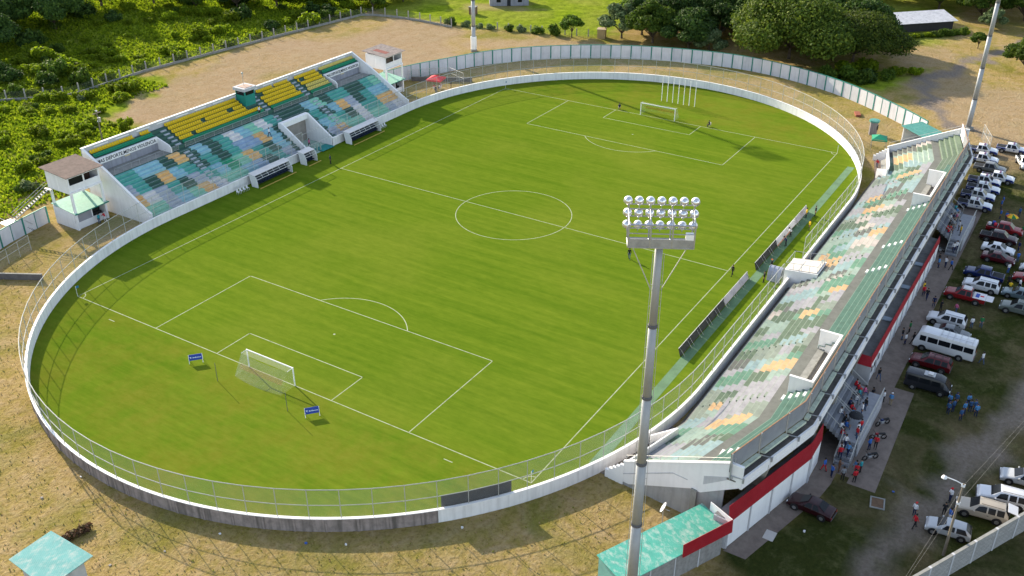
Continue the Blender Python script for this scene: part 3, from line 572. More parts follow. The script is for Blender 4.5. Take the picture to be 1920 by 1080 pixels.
MB().hexa([(-36.5, -65.2, .006), (-16.8, -64.6, .006), (-16.8, -62.41, .006), (-36.5, -62.41, .006), (-36.5, -65.2, .022), (-16.8, -64.6, .022), (-16.8, -62.41, .022), (-36.5, -62.41, .022)]).build('concrete_apron', MC['apron_concrete'])['kind'] = 'structure'
mb = MB()
for a, b in zip([-52, -46, -40, -37.5], [-46, -40, -37.5, -35.5]): mb.hexa([E3(a, 15.9, .004), E3(b, 15.9, .004), E3(b, 13.8, .004), E3(a, 13.8, .004), E3(a, 15.9, .019), E3(b, 15.9, .019), E3(b, 13.8, .019), E3(a, 13.8, .019)])
mb.build('concrete_footpath', MC['apron_concrete'])['kind'] = 'structure'
# ------------------------------------------------------------------ west stand
def text_mesh(s, size, name='lettering', bold=.012, ext=.012):
    cu = bpy.data.curves.new(name, 'FONT'); cu.body = s; cu.size = size; cu.align_x = 'CENTER'; cu.align_y = 'CENTER'; cu.extrude = ext; cu.offset = bold; cu.resolution_u = 2; cu.space_character = 1.02
    o = bpy.data.objects.new(name, cu); COL.objects.link(o); dg = bpy.context.evaluated_depsgraph_get(); me = bpy.data.meshes.new_from_object(o.evaluated_get(dg)); bpy.data.objects.remove(o)
    return me
def west_stand():
    st = thing('grandstand', 'concrete grandstand with yellow and green seats above bright patchwork terraces', 'grandstand')
    X0, X1 = -33.0, 31.0; Y = lambda u: 45.0 + u
    G = ["MMLSMOWMMSBDTLDDDDLOMMWMMLWW", "OWLTDLTSGMOTDSDDDDSMTDWTTOOO", "LTDOSTDTDTBBOSDDDDTDSOLDTSSS", "TTSSDODSDTWSMWTDDDSMDTTDDTMM"]
    def colour(i, x):
        c = int((x + 33.6 + (i % 3) * .12) / 2.4); return G[min(3, i // 3)][max(0, min(27, c))]
    TUN = (.8, 7.6)
    def row(u, z, dz, run, colf, skip=None, name='terrace_step', x0=X0, x1=X1):
        n = int((x1 - x0) / .6); xs = [x0 + (x1 - x0) * k / n for k in range(n + 1)]; mb = MB()
        for a, b in zip(xs[:-1], xs[1:]):
            if skip and skip((a + b) / 2):
                if mb.f: mb.build(name, PM, st); mb = MB()
                continue
            m = PK.index(colf((a + b) / 2)); mb.quad((b, Y(u), z - dz), (a, Y(u), z - dz), (a, Y(u), z), (b, Y(u), z), m); ns = .07 if 'terrace_step' in name else 0.0
            if ns: mb.quad((b, Y(u), z), (a, Y(u), z), (a, Y(u + ns), z), (b, Y(u + ns), z), PK.index('N'))
            mb.quad((b, Y(u + ns), z), (a, Y(u + ns), z), (a, Y(u + run), z), (b, Y(u + run), z), m)
        if mb.f: mb.build(name, PM, st)
    for i in range(12):
        row(.7 * i, 1.3 + .42 * i, .42 if i else 1.2, .7, lambda x: colour(i, x), (lambda x: TUN[0] < x < TUN[1]) if i < 8 else None)
    BAYS = ((-32.75, -20.6), (20.6, 30.75)); inb = lambda x: x < -20.4 or x > 20.4
    row(8.4, 5.93, .01, .35, lambda x: 'D', name='cross_walk')
    for k in range(6):
        row(8.75 + .80 * k, 6.50 + .42 * k, .42 if k else .57, .80, lambda x: 'D' if k < 1 else 'D', inb if k < 4 else None, 'seat_terrace')
    for a, b in BAYS: MB().box(a, b, Y(8.75), Y(11.9), 5.72, 5.925).build('bay_landing', CONC, st)
    # walls
    MB().box(X0 - .25, X1 + .25, Y(13.6), Y(13.8), 0, 9.7).build('back_wall', GREYW, st)
    pb = MB().box(X0 - .3, X1 + .3, Y(13.5), Y(13.9), 9.702, 9.8).build('back_coping', WHITE2, st)
    for x in np.arange(-31, 29, 4.1): MB().box(x, x + 2.6, Y(13.545), Y(13.598), 9.3, 9.45).build('parapet_lit_strip', WHITE2, st)  # sunlight through parapet openings painted as raised whiter boxes
    for x in (X0 - .25, X1):
        MB().prism([(44.55, 0), (44.55, 1.95), (45.2, 2.2), (Y(8.4), 7.0), (Y(13.6), 9.7), (Y(13.6), 0)], 'x', x, x + .25).build('end_wall', WHITE, st)
        MB().prism([(44.5, 1.97), (45.2, 2.22), (Y(8.4), 7.02), (Y(13.6), 9.72), (Y(13.6), 9.82), (Y(8.4), 7.12), (45.2, 2.32), (44.5, 2.07)], 'x', x - .06, x + .31).build('end_coping', WHITE2, st)
        s = -1 if x < 0 else 1; xo = x - .10 if s < 0 else x + .25
        MB().prism([(44.6, .5), (45.2, 1.9), (Y(8.4), 6.7), (Y(11), 7.9), (Y(11), 6.3), (Y(8.4), 5.1), (45.6, .5)], 'x', xo, xo + .10).build('raking_beam', WHITE, st)
    for a, b in BAYS:
        MB().box(a, b, Y(11.7), Y(11.95), 5.926, 7.15).build('bay_wall', mat('blue_grey_wall', (.30, .31, .36), .85, .15, .8, stain=.3), st)
        MB().box(a - .05, b + .05, Y(11.55), Y(11.952), 7.152, 8.10).build('slogan_band', WHITE, st)
        me = text_mesh('MAS DEPORTE,MENOS VIOLENCIA', .86); me.materials.append(mat('black_lettering', (.02, .025, .05), .7, .1, 2))
        o = put('slogan_lettering', me, st, ((a + b) / 2, Y(11.535), 7.62)); o.rotation_euler = (R(90), 0, 0); wd_ = max(v.co.x for v in me.vertices) - min(v.co.x for v in me.vertices); o.scale = ((b - a - .7) / wd_, .92, 1)
        xi = b if b < 0 else a - .2
        MB().prism([(Y(8.6), 5.9), (Y(8.6), 6.8), (Y(9.0), 7.2), (Y(11.95), 8.10), (Y(11.95), 5.9)], 'x', xi, xi + .2).build('bay_side_wall', WHITE, st)
        MB().box((a + b) / 2 - .5, (a + b) / 2 + .5, Y(11.66), Y(11.7), 6.85, 7.05).build('bay_lamp', mat('pale_sign', (.6, .5, .3), .6, .1, 1), st)
        r = MB(); r.tube((a + 1, Y(8.55), 6.95), (b - 1, Y(8.55), 6.95), .03, n=5)
        for x in np.arange(a + 1, b - .9, 1.6): r.tube((x, Y(8.55), 5.93), (x, Y(8.55), 6.95), .025, n=5)
        r.build('bay_railing', STEEL, st)
    # railing fence between the tiers
    post = MB().tube((0, 0, 5.93), (0, 0, 6.85), .03, n=5).mesh('tier_fence_post', STEEL); rl = MB(); spans = [(-20.3, -19.0), (-17.6, 1.6), (3.2, 12.2), (13.8, 20.2)]
    for a, b in spans:
        n = max(1, round((b - a) / 2.2))
        for k in range(n + 1): put('tier_fence_post', post, st, (a + (b - a) * k / n, Y(8.62), 0))
        rl.tube((a, Y(8.62), 6.85), (b, Y(8.62), 6.85), .03, n=5); rl.tube((a, Y(8.62), 6.1), (b, Y(8.62), 6.1), .025, n=5)
        for k in range(n): p, q = a + (b - a) * k / n, a + (b - a) * (k + 1) / n; MB().quad((p, Y(8.62), 6.0), (q, Y(8.62), 6.0), (q, Y(8.62), 6.82), (p, Y(8.62), 6.82)).build('tier_fence_mesh', CHAIN2, st)
    rl.build('tier_fence_rail', STEEL, st)
    # aisles
    hs = MB().box(-.55, .55, -.35, 0, -.2, 0).mesh('aisle_half_step', PM[PK.index('L')])
    AIS = (-18.4, 1.3 if False else -.1, 13.0, 9.0)
    for x in (-18.4, 2.4, 12.9):
        for i in range(8 if .5 < x < 8 else 1, 12): put('aisle_half_step', hs, st, (x, Y(.7 * i), 1.3 + .42 * i - .21))
        for k in range(1, 6): put('aisle_half_step', hs, st, (x, Y(8.75 + .8 * k), 6.50 + .42 * k - .2))
    # seats
    ys = mat('yellow_seat_plastic', (.72, .50, .012), .4, .12, 3); yp = mat('faded_yellow_seat', (.62, .52, .14), .5, .15, 3); gs = mat('green_seat_plastic', (.01, .25, .13), .4, .12, 3)
    def seat(m):
        mb = MB(); mb.hexa([(-.20, -.26, .08), (.20, -.26, .08), (.19, .18, .06), (-.19, .18, .06), (-.21, -.28, .16), (.21, -.28, .16), (.20, .20, .14), (-.20, .20, .14)])
        mb.hexa([(-.19, .15, .05), (.19, .15, .05), (.19, .20, .05), (-.19, .20, .05), (-.18, .23, .52), (.18, .23, .52), (.18, .27, .52), (-.18, .27, .52)]); return mb.mesh('seat', m)
    SM = {'y': seat(ys), 'f': seat(yp), 'g': seat(gs)}; rg = random.Random(3); S = []
    for k in range(6):
        x = -32.4; gapn = 0
        while x < 30.6:
            x += .46; bay = inb(x)
            if bay and k < 4: continue
            if any(abs(x - a) < .8 for a in (-18.4, 2.4, 12.9)) or (-1.3 < x < 1.8 and k > 1): continue
            if -20.75 < x < -19.1 or 19.8 < x < 20.8: continue
            kind = 'g' if (k == 0 and not bay) or (k == 4 and bay) else 'y'
            if kind == 'y' and x > 13.5: kind = 'f' if (k < 3 or bay) else 'y'
            if kind in 'y' and gapn <= 0 and rg.random() < .028: gapn = rg.randint(1, 3)
            if gapn > 0 and kind != 'g': gapn -= 1; continue
            S.append((x, Y(8.75 + .80 * k) + .38, 6.50 + .42 * k + .03, kind))
    S.sort(key=lambda q: (q[3] == 'g', q[0])); far = MB(); fm = []
    big = [q for q in sorted(S, key=lambda q: q[0])][:290]; rest = [q for q in sorted(S, key=lambda q: q[0])][290:]
    for x, y, z, k in big: put('seat', SM[k], st, (x, y, z))
    for x, y, z, k in rest:
        me = SM[k]; i = len(far.v); far.v += [(v.co.x + x, v.co.y + y, v.co.z + z) for v in me.vertices]
        for p in me.polygons: far.f.append(tuple(i + q for q in p.vertices)); far.m.append('yfg'.index(k))
    stuff(far.build('seat_rows', [ys, yp, gs], st))
    # players' tunnel
    a, b = TUN; t = MB()
    t.prism([(44.2, 0), (44.2, 1.75), (49.6, 5.3), (50.4, 5.3), (50.4, 0)], 'x', a - .15, a + .2); t.build('tunnel_side_wall', WHITE, st)
    t = MB(); t.prism([(44.2, 0), (44.2, 1.75), (49.6, 5.3), (50.4, 5.3), (50.4, 0)], 'x', b - .2, b + .15); t.build('tunnel_side_wall', WHITE, st)
    MB().box(a + .2, b - .2, 49.5, 50.4, 4.35, 5.3).build('tunnel_lintel', WHITE, st)
    MB().box(a + .2, b - .2, 50.2, 50.4, 0, 4.348).build('tunnel_back_wall', mat('tan_inner_wall', (.30, .27, .24), .9, .2, 1), st)
    MB().prism([(43.9, .05), (50.2, .06), (50.2, .2), (47, .2), (43.9, .08)], 'x', a + .2, b - .2).build('tunnel_ramp', mat('pale_green_ramp', (.36, .50, .42), .9, .2, 1), st)
    MB().box(a + 3.3, b - .3, 43.4, 45.6, .21, .24).build('ramp_mat', mat('teal_mat', (.03, .24, .22), .9, .1, 1), st)
    for k in range(4): MB().box(a + .9 + k * .9, a + 1.1 + k * .9, 44.2, 44.4, .0, 1.6).build('tunnel_gate_bar', mat('sage_tube', (.3, .38, .34), .6, .1, 2), st)
    rl = MB(); rl.tube((a, 44.2, 1.95), (b, 44.2, 1.95), .05, n=6); rl.tube((b - 1, 44.2, 1.95), (b + 2.4, 46.5, 3.3), .04, n=6); rl.tube((a + 2, 47, 3.0), (b, 47, 3.2), .04, n=6); rl.build('tunnel_rail', STEELL, st)
    # commentary booth
    bt = mat('teal_booth', (.015, .22, .18), .6, .1, 1)
    MB().box(-.9, 1.5, Y(11.2), Y(13.55), 7.3, 9.7).build('booth_body', bt, st); MB().box(-1.2, 1.8, Y(10.9), Y(13.8), 10.5, 11.05).build('booth_roof', GREYW, st)
    for (p, q) in ((-.9, 11.2), (1.3, 11.2), (-.9, 13.35), (1.3, 13.35)): MB().box(p, p + .2, Y(q), Y(q + .2), 9.702, 10.498).build('booth_post', bt, st)
    MB().box(-.69, 1.29, Y(11.25), Y(11.32), 9.702, 10.49).build('booth_window', GLASS, st); MB().box(-.86, -.8, Y(11.42), Y(13.34), 9.702, 10.49).build('booth_window', GLASS, st)
    MB().box(-.6, 1.2, Y(11.2), Y(13.2), 11.052, 11.12).build('booth_roof_patch', mat('rusty_sheet', (.42, .30, .24), .8, .3, 2), st)
    m = MB(); m.tube((.4, Y(12.6), 11.05), (.4, Y(12.6), 13.1), .04, n=6); m.tube((.1, Y(12.6), 12.9), (.7, Y(12.6), 12.9), .03, n=5); m.lathe([(.0, 0), (.18, .08), (.16, .4), (0, .5)], 8, c=(.4, Y(12.6), 13.1)); m.build('booth_antenna', STEELL, st)
west_stand()
def dugout(x0, x1, label):
    t = thing('dugout', label, 'dugout', (0, 0, 0.04)); fr = mat('white_tube_frame', (.68, .69, .70), .5, .05, 2)
    for k, x in enumerate((x0, x1)): MB().prism([(41.5, 0), (41.5, 1.0), (41.9, 1.75), (42.1, 2.0), (43.3, 2.15), (43.3, 2.0), (42.9, 0)], 'x', x - .05, x + .05).build('side_panel', fr, t)
    MB().hexa([(x0 - .1, 42.0, 2.02), (x1 + .1, 42.0, 2.02), (x1 + .1, 43.4, 2.2), (x0 - .1, 43.4, 2.2), (x0 - .1, 42.0, 2.07), (x1 + .1, 42.0, 2.07), (x1 + .1, 43.4, 2.25), (x0 - .1, 43.4, 2.25)]).build('roof', mat('dugout_roof', (.66, .64, .62), .5, .1, 1), t)
    MB().box(x0, x1, 42.75, 42.82, 0, 1.85).build('back_panel', mat('dugout_back', (.06, .07, .09), .6, .1, 1), t)
    n = int((x1 - x0) / .62); sm = MB().box(-.25, .25, -.25, .25, .32, .42).box(-.25, .25, .2, .28, .42, 1.05).mesh('seat', mat('navy_seat', (.015, .025, .05), .5, .1, 2))
    for k in range(n): put('seat', sm, t, (x0 + (k + .5) * (x1 - x0) / n, 42.3, 0))
    MB().box(x0 - .1, x1 + .3, 40.85, 40.98, .0, .1).build('step_board', mat('yellow_step', (.5, .34, .08), .7, .15, 2), t)
    r = MB()
    for k in range(n // 2 + 1): x = x0 + k * (x1 - x0) / (n // 2); r.tube((x, 41.55, 1.45), (x, 42.0, 2.0), .03, n=5)
    r.tube((x0, 41.55, 1.42), (x1, 41.55, 1.42), .045, n=5); r.tube((x0, 41.8, 1.75), (x1, 41.8, 1.75), .03, n=5); r.build('tube_frame', fr, t)
dugout(-14.0, -5.8, 'long white roofed dugout with dark seats before the blue grey terrace blocks')
dugout(-2.2, .5, 'short white roofed dugout beside the mouth of the players tunnel')
dugout(9.9, 18.4, 'long white roofed dugout on the far side of the players tunnel')
# ------------------------------------------------------------------ cabins at the ends of the west stand
def tower(x0, x1, label, roofm, patch):
    t = thing('stadium_cabin', label, 'cabin'); y0, y1 = 53.0, 58.2; s = -1 if x0 < 0 else 1
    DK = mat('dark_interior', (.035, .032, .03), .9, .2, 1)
    MB().box(x0, x1, y0 + .15, y0 + .30, 0, 1.1).build('counter_wall', WHITE, t); MB().box(x0, x0 + .15, y0 + .302, y1, 0, 2.9).build('side_wall', WHITE, t); MB().box(x1 - .15, x1, y0 + .302, y1, 0, 2.9).build('side_wall', WHITE, t); MB().box(x0 + .152, x1 - .152, y1 - .15, y1, 0, 2.9).build('back_wall', WHITE, t)
    MB().box(x0 + .16, x0 + 2.9, y0 + .18, y0 + .26, 1.102, 2.6).build('shutter', mat('grey_shutter', (.30, .30, .33), .6, .1, 1), t); MB().box(x0 + 2.9, x0 + 3.05, y0 + .16, y0 + .3, 1.102, 2.7).build('hatch_post', WHITE2, t)
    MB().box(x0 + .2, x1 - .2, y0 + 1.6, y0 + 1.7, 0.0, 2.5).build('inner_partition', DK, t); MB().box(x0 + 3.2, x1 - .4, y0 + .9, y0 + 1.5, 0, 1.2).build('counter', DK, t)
    MB().hexa([(x0 - .25, y0 - .45, 2.75), (x1 + .25, y0 - .45, 2.75), (x1 + .25, y1, 3.35), (x0 - .25, y1, 3.35), (x0 - .25, y0 - .45, 2.81), (x1 + .25, y0 - .45, 2.81), (x1 + .25, y1, 3.41), (x0 - .25, y1, 3.41)]).build('lower_roof', MINTR, t)
    MB().box(x0 - .3, x1 + .3, y0 - .52, y0 - .46, 2.68, 2.84).build('eaves_trim', TEALP, t)
    for x, y in ((x0, y0), (x1 - .3, y0), (x0, y1 - .3), (x1 - .3, y1 - .3)): MB().box(x - .01, x + .31, y - .16, y + .15, 0, 5.9).build('column', WHITE, t)
    MB().box(x0 - .02, x1 + .02, y0 - .18, y1 + .02, 5.902, 6.15).build('floor_slab', WHITE, t)
    MB().box(x0, x0 + .15, y0 + .16, y1 - .16, 6.152, 8.7).build('cabin_side', WHITE, t); MB().box(x1 - .15, x1, y0 + .16, y1 - .16, 6.152, 8.7).build('cabin_side', WHITE, t); MB().box(x0, x1, y1 - .158, y1, 6.152, 8.7).build('cabin_back', WHITE, t)
    MB().box(x0, x1, y0, y0 + .158, 6.152, 7.2).build('cabin_sill_wall', WHITE, t); MB().box(x0, x1, y0, y0 + .158, 8.3, 8.7).build('cabin_lintel', WHITE, t)
    for x in (x0, (x0 + x1) / 2 - .12, x1 - .24): MB().box(x, x + .24, y0 + .001, y0 + .157, 7.201, 8.299).build('window_pier', WHITE, t)
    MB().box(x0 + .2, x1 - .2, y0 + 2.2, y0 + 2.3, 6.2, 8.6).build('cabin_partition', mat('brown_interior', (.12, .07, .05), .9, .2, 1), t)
    MB().box(x0 + .25, (x0 + x1) / 2 - .13, y0 + .06, y0 + .1, 7.202, 8.298).build('window_pane', GLASS, t)
    MB().box(x0 - .02, x0 + .02, y0 + 2.5, y0 + 2.7, 6.16, 8.69).build('side_pilaster', WHITE2, t)
    rf = MB().hexa([(x0 - .55, y0 - .7, 8.702), (x1 + .45, y0 - .7, 8.702), (x1 + .45, y1 + .5, 9.2), (x0 - .55, y1 + .5, 9.2), (x0 - .55, y0 - .7, 8.78), (x1 + .45, y0 - .7, 8.78), (x1 + .45, y1 + .5, 9.28), (x0 - .55, y1 + .5, 9.28)]).build('roof', roofm, t)
    if patch: z = lambda y: 8.79 + (y - y0 + .7) / 6.4 * .5; MB().quad((x0 + 1.2, y0 + .8, z(y0 + .8)), (x0 + 2.6, y0 + .8, z(y0 + .8)), (x0 + 2.6, y1 - 1, z(y1 - 1)), (x0 + 1.2, y1 - 1, z(y1 - 1))).build('rust_patch', mat('rusty_red_sheet', (.22, .06, .045), .8, .3, 2), t)
    return t
tA = tower(-40.3, -34.8, 'white two storey cabin with brown roof and mint awning beside outside steps', BROWNR, False)
tower(34.8, 40.3, 'white two storey cabin with rust patched roof near the red canopy tent', mat('grey_brown_roof', (.24, .20, .185), .9, .4, 1.5, stain=.4), True)
st_ = thing('cabin_stair', 'steel outside stair with handrails climbing to the white cabin with brown roof', 'staircase')
a, b = Vector((-46.2, 59.6, 2.4)), Vector((-41.0, 57.4, 6.1)); dx = (b - a).normalized(); nn = Vector((-dx.y, dx.x, 0)).normalized() * .5
for k in range(14): p = a.lerp(b, (k + .5) / 14); MB().box(-.11, .11, -.48, .48, -.02, .02).build('tread', mat('dark_steel_tread', (.17, .17, .17), .6, .2, 2, metal=.3), st_).matrix_local = Matrix.Translation(p) @ Matrix.Rotation(math.atan2(dx.y, dx.x), 4, 'Z')
for s in (-1, 1):
    m_ = MB(); m_.tube(a + nn * s, b + nn * s, .06, n=5); m_.build('stringer', STEEL, st_)
    for hh in (.5, 1.0): m_ = MB(); m_.tube(a + nn * s + Vector((0, 0, hh)), b + nn * s + Vector((0, 0, hh)), .035, n=5); m_.build('handrail', STEELL, st_)
MB().box(-47.9, -46.1, 58.6, 60.6, 2.3, 2.4).build('stair_landing', STEEL, st_)
for x, y in ((-47.8, 58.7), (-46.2, 58.7), (-47.8, 60.5), (-46.2, 60.5)): MB().tube((x, y, 0), (x, y, 2.3), .06, n=6).build('landing_leg', STEELL, st_)
for k in range(9): MB().box(-46.2 + .26 * k, -45.94 + .26 * k, 58.65, 59.5, 2.1 - .25 * k, 2.15 - .25 * k).build('tread', MC['dark_steel_tread'], st_)
m_ = MB(); m_.path([(-47.9, 60.6, 3.3), (-47.9, 58.6, 3.3), (-46.2, 58.6, 3.3), (-43.9, 58.6, 1.1)], .035); m_.build('handrail', STEELL, st_)
MB().box(-41.1, -40.72, 56.6, 58.1, 6.0, 6.1).build('upper_landing', STEELL, st_)

# ------------------------------------------------------------------ floodlight masts
LAMP = MB().lathe([(.03, .34), (.16, .33), (.24, .25), (.30, .08), (.31, 0), (.27, .0), (.2, .06), (.02, .1)], 14).mesh('floodlight', mat('polished_reflector', (.75, .75, .78), .22, .06, 3, metal=.75), True)
def mast(x, y, az, label, H=36.4, shade=STEEL, head=True):
    t = thing('floodlight_mast', label, 'light mast', (x, y, 0), az)
    PG = mat('mast_galvanised', (.36, .37, .38), .6, .08, 1.2, metal=.3, stain=.04)
    rad = lambda z: .47 - .22 * z / H; seg = [0, 6, 12, 18, 24, 30, H]
    for a, b in zip(seg[:-1], seg[1:]): MB().tube((0, 0, a), (0, 0, b), rad(a), rad(b) + .015, n=12).build('pole_section', PG, t, smooth=True)
    for z in seg[1:-1]: MB().lathe([(rad(z) + .02, z - .14), (rad(z) + .06, z - .10), (rad(z) + .06, z + .08), (rad(z) + .02, z + .12)], 12).build('flange', mat('dark_flange', (.10, .10, .11), .6, .2, 2), t)
    for s in (-1, 1):
        m_ = MB(); m_.path([(s * (rad(0) + .12), -.05, 1.0), (s * (rad(H) + .12), -.05, H - .8)], .022, 5)
        for k in range(20): z = 1.5 + k * (H - 3) / 20; m_.tube((s * (rad(z) + .14), -.05, z), (s * (rad(z) - .02), 0, z), .018, n=4)
        m_.build('cable_conduit', STEELL, t)
    MB().box(-.7, .7, -.7, .7, 0, .5).build('footing', CONC, t)
    if not head: return t
    W = 2.12; z0 = H + .05
    m_ = MB()
    for yy in (-.95, .45): m_.tube((-W, yy, z0), (W, yy, z0), .06, n=6); m_.tube((-W, yy, z0 + 1.6 if yy < 0 else z0 + 2.1), (W, yy, z0 + 1.6 if yy < 0 else z0 + 2.1), .055, n=6); m_.tube((-W, yy, z0 + 1.0), (W, yy, z0 + 1.0), .04, n=6)
    for xx in (-W, -W / 3, W / 3, W):
        m_.tube((xx, -.95, z0), (xx, -.95, z0 + 1.6), .055, n=6); m_.tube((xx, .45, z0), (xx, .45, z0 + 2.7), .05, n=6); m_.tube((xx, -.95, z0), (xx, .45, z0), .05, n=6); m_.tube((xx, -.95, z0 + 1.6), (xx, .45, z0 + 2.1), .05, n=6)
    for zz in (z0 + .7, z0 + 1.56, z0 + 2.42): m_.tube((-W - .1, .5, zz), (W + .1, .5, zz), .045, n=6)
    m_.build('head_frame', STEEL, t)
    MB().box(-W, W, -.95, .45, z0 - .03, z0 + .02).build('platform_grating', mat('grating', (.22, .23, .24), .6, .2, 4, metal=.3), t); MB().box(-W, W, -.98, -.955, z0 + .03, z0 + .62).build('kick_plate', mat('dull_zinc_plate', (.34, .35, .36), .5, .25, 1.5, metal=.4), t)
    MB().box(W - .55, W - .05, -1.0, -.6, z0 + .62, z0 + 1.0).build('junction_box', WHITE2, t)
    for s in (-1, 1): MB().tube((s * W * .9, -.3, z0), (s * .35, 0, z0 - 3.6), .035, n=5).build('brace', STEELL, t)
    for r_ in range(3):
        for c_ in range(7):
            o = put('floodlight', LAMP, t, (-W - .05 + c_ * (2 * W + .1) / 6, .62, z0 + .9 + .86 * r_)); o.rotation_euler = (R(64), 0, 0)
            MB().tube((0, 0, -.42), (0, -.08, -.08), .03, n=5).build('lamp_arm', STEEL, t).location = (o.location.x, .55, o.location.z)
    return t
mast(-65.2, -52.2, math.atan2(.78, .62) * -1 - .17, 'tall grey floodlight mast rising in front of the teal roofed shed')
mf_ = mast(74.0, 57.8, R(128), 'tall floodlight mast with white base behind the far oval white wall')
MB().lathe([(.72, .0), (.72, 3.0), (.66, 3.05)], 12, c=(0, 0, .52)).build('mast_sleeve', WHITE2, mf_)
mast(79.5, -53.2, math.atan2(.83, .55), 'tall floodlight mast behind the far end of the faded grandstand')

# ------------------------------------------------------------------ goals, flags, boards
def goal(x, s, label):
    t = thing('football_goal', label, 'goal', (x, 0, .046)); WT_ = WHITE2; h = 2.44; w_ = 3.66
    for y in (-w_, w_): MB().tube((0, y, 0), (0, y, h + .06), .08, n=10).build('goal_post', WT_, t)
    MB().tube((0, -w_ - .06, h), (0, w_ + .06, h), .08, n=10).build('crossbar', WT_, t)
    for y in (-w_, w_): MB().path([(0, y, h), (-s * -.9, y, h - .02)], .03, 6).build('stanchion', WT_, t); 
    D = 2.3 * s; d1 = .9 * s; n = MB()
    n.quad((0, -w_, h), (0, w_, h), (d1, w_, h - .05), (d1, -w_, h - .05)); N_ = 8
    for k in range(N_):
        f0, f1 = k / N_, (k + 1) / N_; sag = lambda f: .35 * math.sin(math.pi * f)
        n.quad((d1, -w_ + 2 * w_ * f0, h - .05 - sag(f0) * .5), (d1, -w_ + 2 * w_ * f1, h - .05 - sag(f1) * .5), (D + s * sag(f1) * 1.2, -w_ + 2 * w_ * f1, .02), (D + s * sag(f0) * 1.2, -w_ + 2 * w_ * f0, .02))
    n.build('back_net', NET, t)
    for y in (-w_, w_): MB().poly([(0, y, 0), (0, y, h), (d1, y, h - .05), (D, y, 0.02)]).build('side_net', NET, t)
    b = MB(); b.quad((.0, -w_, .9), (.0, w_, .9), (.0, w_, .9), (.0, -w_, .9)); 
    ON_ = mat('orange_net_band', (.55, .24, .03), .8, .1, 1, alpha=.42)
    f = lambda z: d1 + (D - d1) * (1 - z / h); n2 = MB(); n2.quad((f(1.5) - .02 * s, -w_ + .3, 1.45), (f(1.5) - .02 * s, w_ - .3, 1.45), (f(.9) - .02 * s, w_ - .3, .9), (f(.9) - .02 * s, -w_ + .3, .9)); n2.build('net_band', ON_, t)
goal(-53.4, -1, 'white football goal with pale net between two blue boards'); goal(53.4, 1, 'white football goal with a row of seven tall poles behind it')
for k, y in enumerate((4.6, -6.4)):
    q = MB(); q.tube((0, 0, 0), (0, 0, 2.5), .035, n=6); tag(put('net_pole', q.mesh('net_pole', mat('dark_pole', (.12, .12, .11), .6, .1, 2)), None, (-57.5, y, .04)), 'thin dark pole standing behind the goal with the pale net', 'pole', 'net poles behind the goal')
tp = MB().tube((0, 0, 0), (0, 0, 5.1), .07, .05, n=8).tube((0, 0, 5.1), (0, 0, 5.16), .07, n=8).mesh('training_pole', WHITE2)
for k in range(7): tag(put('training_pole', tp, None, (63.6, 3.75 - 1.22 * k, .04)), 'tall white pole in the row of seven behind the goal', 'pole', 'white poles in a row behind the goal')
for s in (-1, 1):
    for q in (-1, 1):
        t = thing('corner_flag', {(-1, 1): 'corner flag at the bend of wall nearest the cabin with brown roof', (-1, -1): 'corner flag beside the dark board leaning on the wall', (1, -1): 'corner flag beside the far end of green runner path', (1, 1): 'corner flag on the pitch near the red canopy tent'}[(s, q)], 'flag', (s * 53.4, q * 35.6, .046))
        MB().tube((0, 0, 0), (0, 0, 1.5), .025, n=6).build('flag_pole', WHITE2, t); f = MB()
        for k in range(3): f.quad((0.02 + .14 * k, .03 * math.sin(k * 2), 1.15), (.16 + .14 * k, .03 * math.sin(k * 2 + 2), 1.17), (.16 + .14 * k, .03 * math.sin(k * 2 + 2), 1.47), (.02 + .14 * k, .03 * math.sin(k * 2), 1.48))
        f.build('flag_cloth', mat('blue_flag', (.02, .16, .30), .8, .1, 2), t)
def blue_board(x, y, rz, label):
    t = thing('advertising_board', label, 'sign board', (x, y, .046), rz)
    BL = mat('blue_board', (.008, .045, .30), .45, .1, 1)
    MB().hexa([(-.80, .25, .38), (.80, .25, .38), (.80, .29, .38), (-.80, .29, .38), (-.80, .53, 1.02), (.80, .53, 1.02), (.80, .57, 1.02), (-.80, .57, 1.02)]).build('face_panel', BL, t)
    for s in (-1, 1): m_ = MB(); m_.tube((s * .78, .12, 0), (s * .78, .55, 1.02), .035, n=6); m_.tube((s * .78, .9, 0), (s * .78, .55, 1.0), .03, n=6); m_.build('leg', WHITE2, t)
    L_ = mat('white_print', (.62, .72, .85), .6, .05, 1); nrm = Matrix.Rotation(R(66), 4, 'X')
    mk = MB(); mk.poly([(-.68, .10, 0), (-.58, .10, 0), (-.48, -.10, 0), (-.55, -.10, 0)]); mk.poly([(-.56, .10, 0), (-.48, .10, 0), (-.45, .0, 0), (-.50, .0, 0)]); o = mk.build('printed_mark', L_, t); o.matrix_local = Matrix.Translation((0, .372, .70)) @ nrm
    for k in range(7):
        w_ = .105; x_ = -.32 + k * .145; g_ = MB(); hgt = .13 if k in (0, 2) else .09; g_.poly([(x_, -.07, 0), (x_ + w_, -.07, 0), (x_ + w_, -.07 + hgt, 0), (x_, -.07 + hgt, 0)]); o = g_.build('printed_mark', L_, t); o.matrix_local = Matrix.Translation((0, .372, .70)) @ nrm
blue_board(-56.3, 9.5, R(-41), 'small blue board with white lettering left of the pale goal net near the touchline corner'); blue_board(-56.9, -9.6, R(-41), 'small blue board with white lettering beside the shadow of the pale goal net')
bk = mat('black_board_back', (.035, .04, .042), .7, .2, 1); pl = mat('pale_board_back', (.48, .46, .52), .7, .1, 1); wc = mat('white_cloth', (.72, .70, .70), .9, .06, 1); oc = mat('salmon_cloth', (.62, .30, .20), .9, .1, 1)
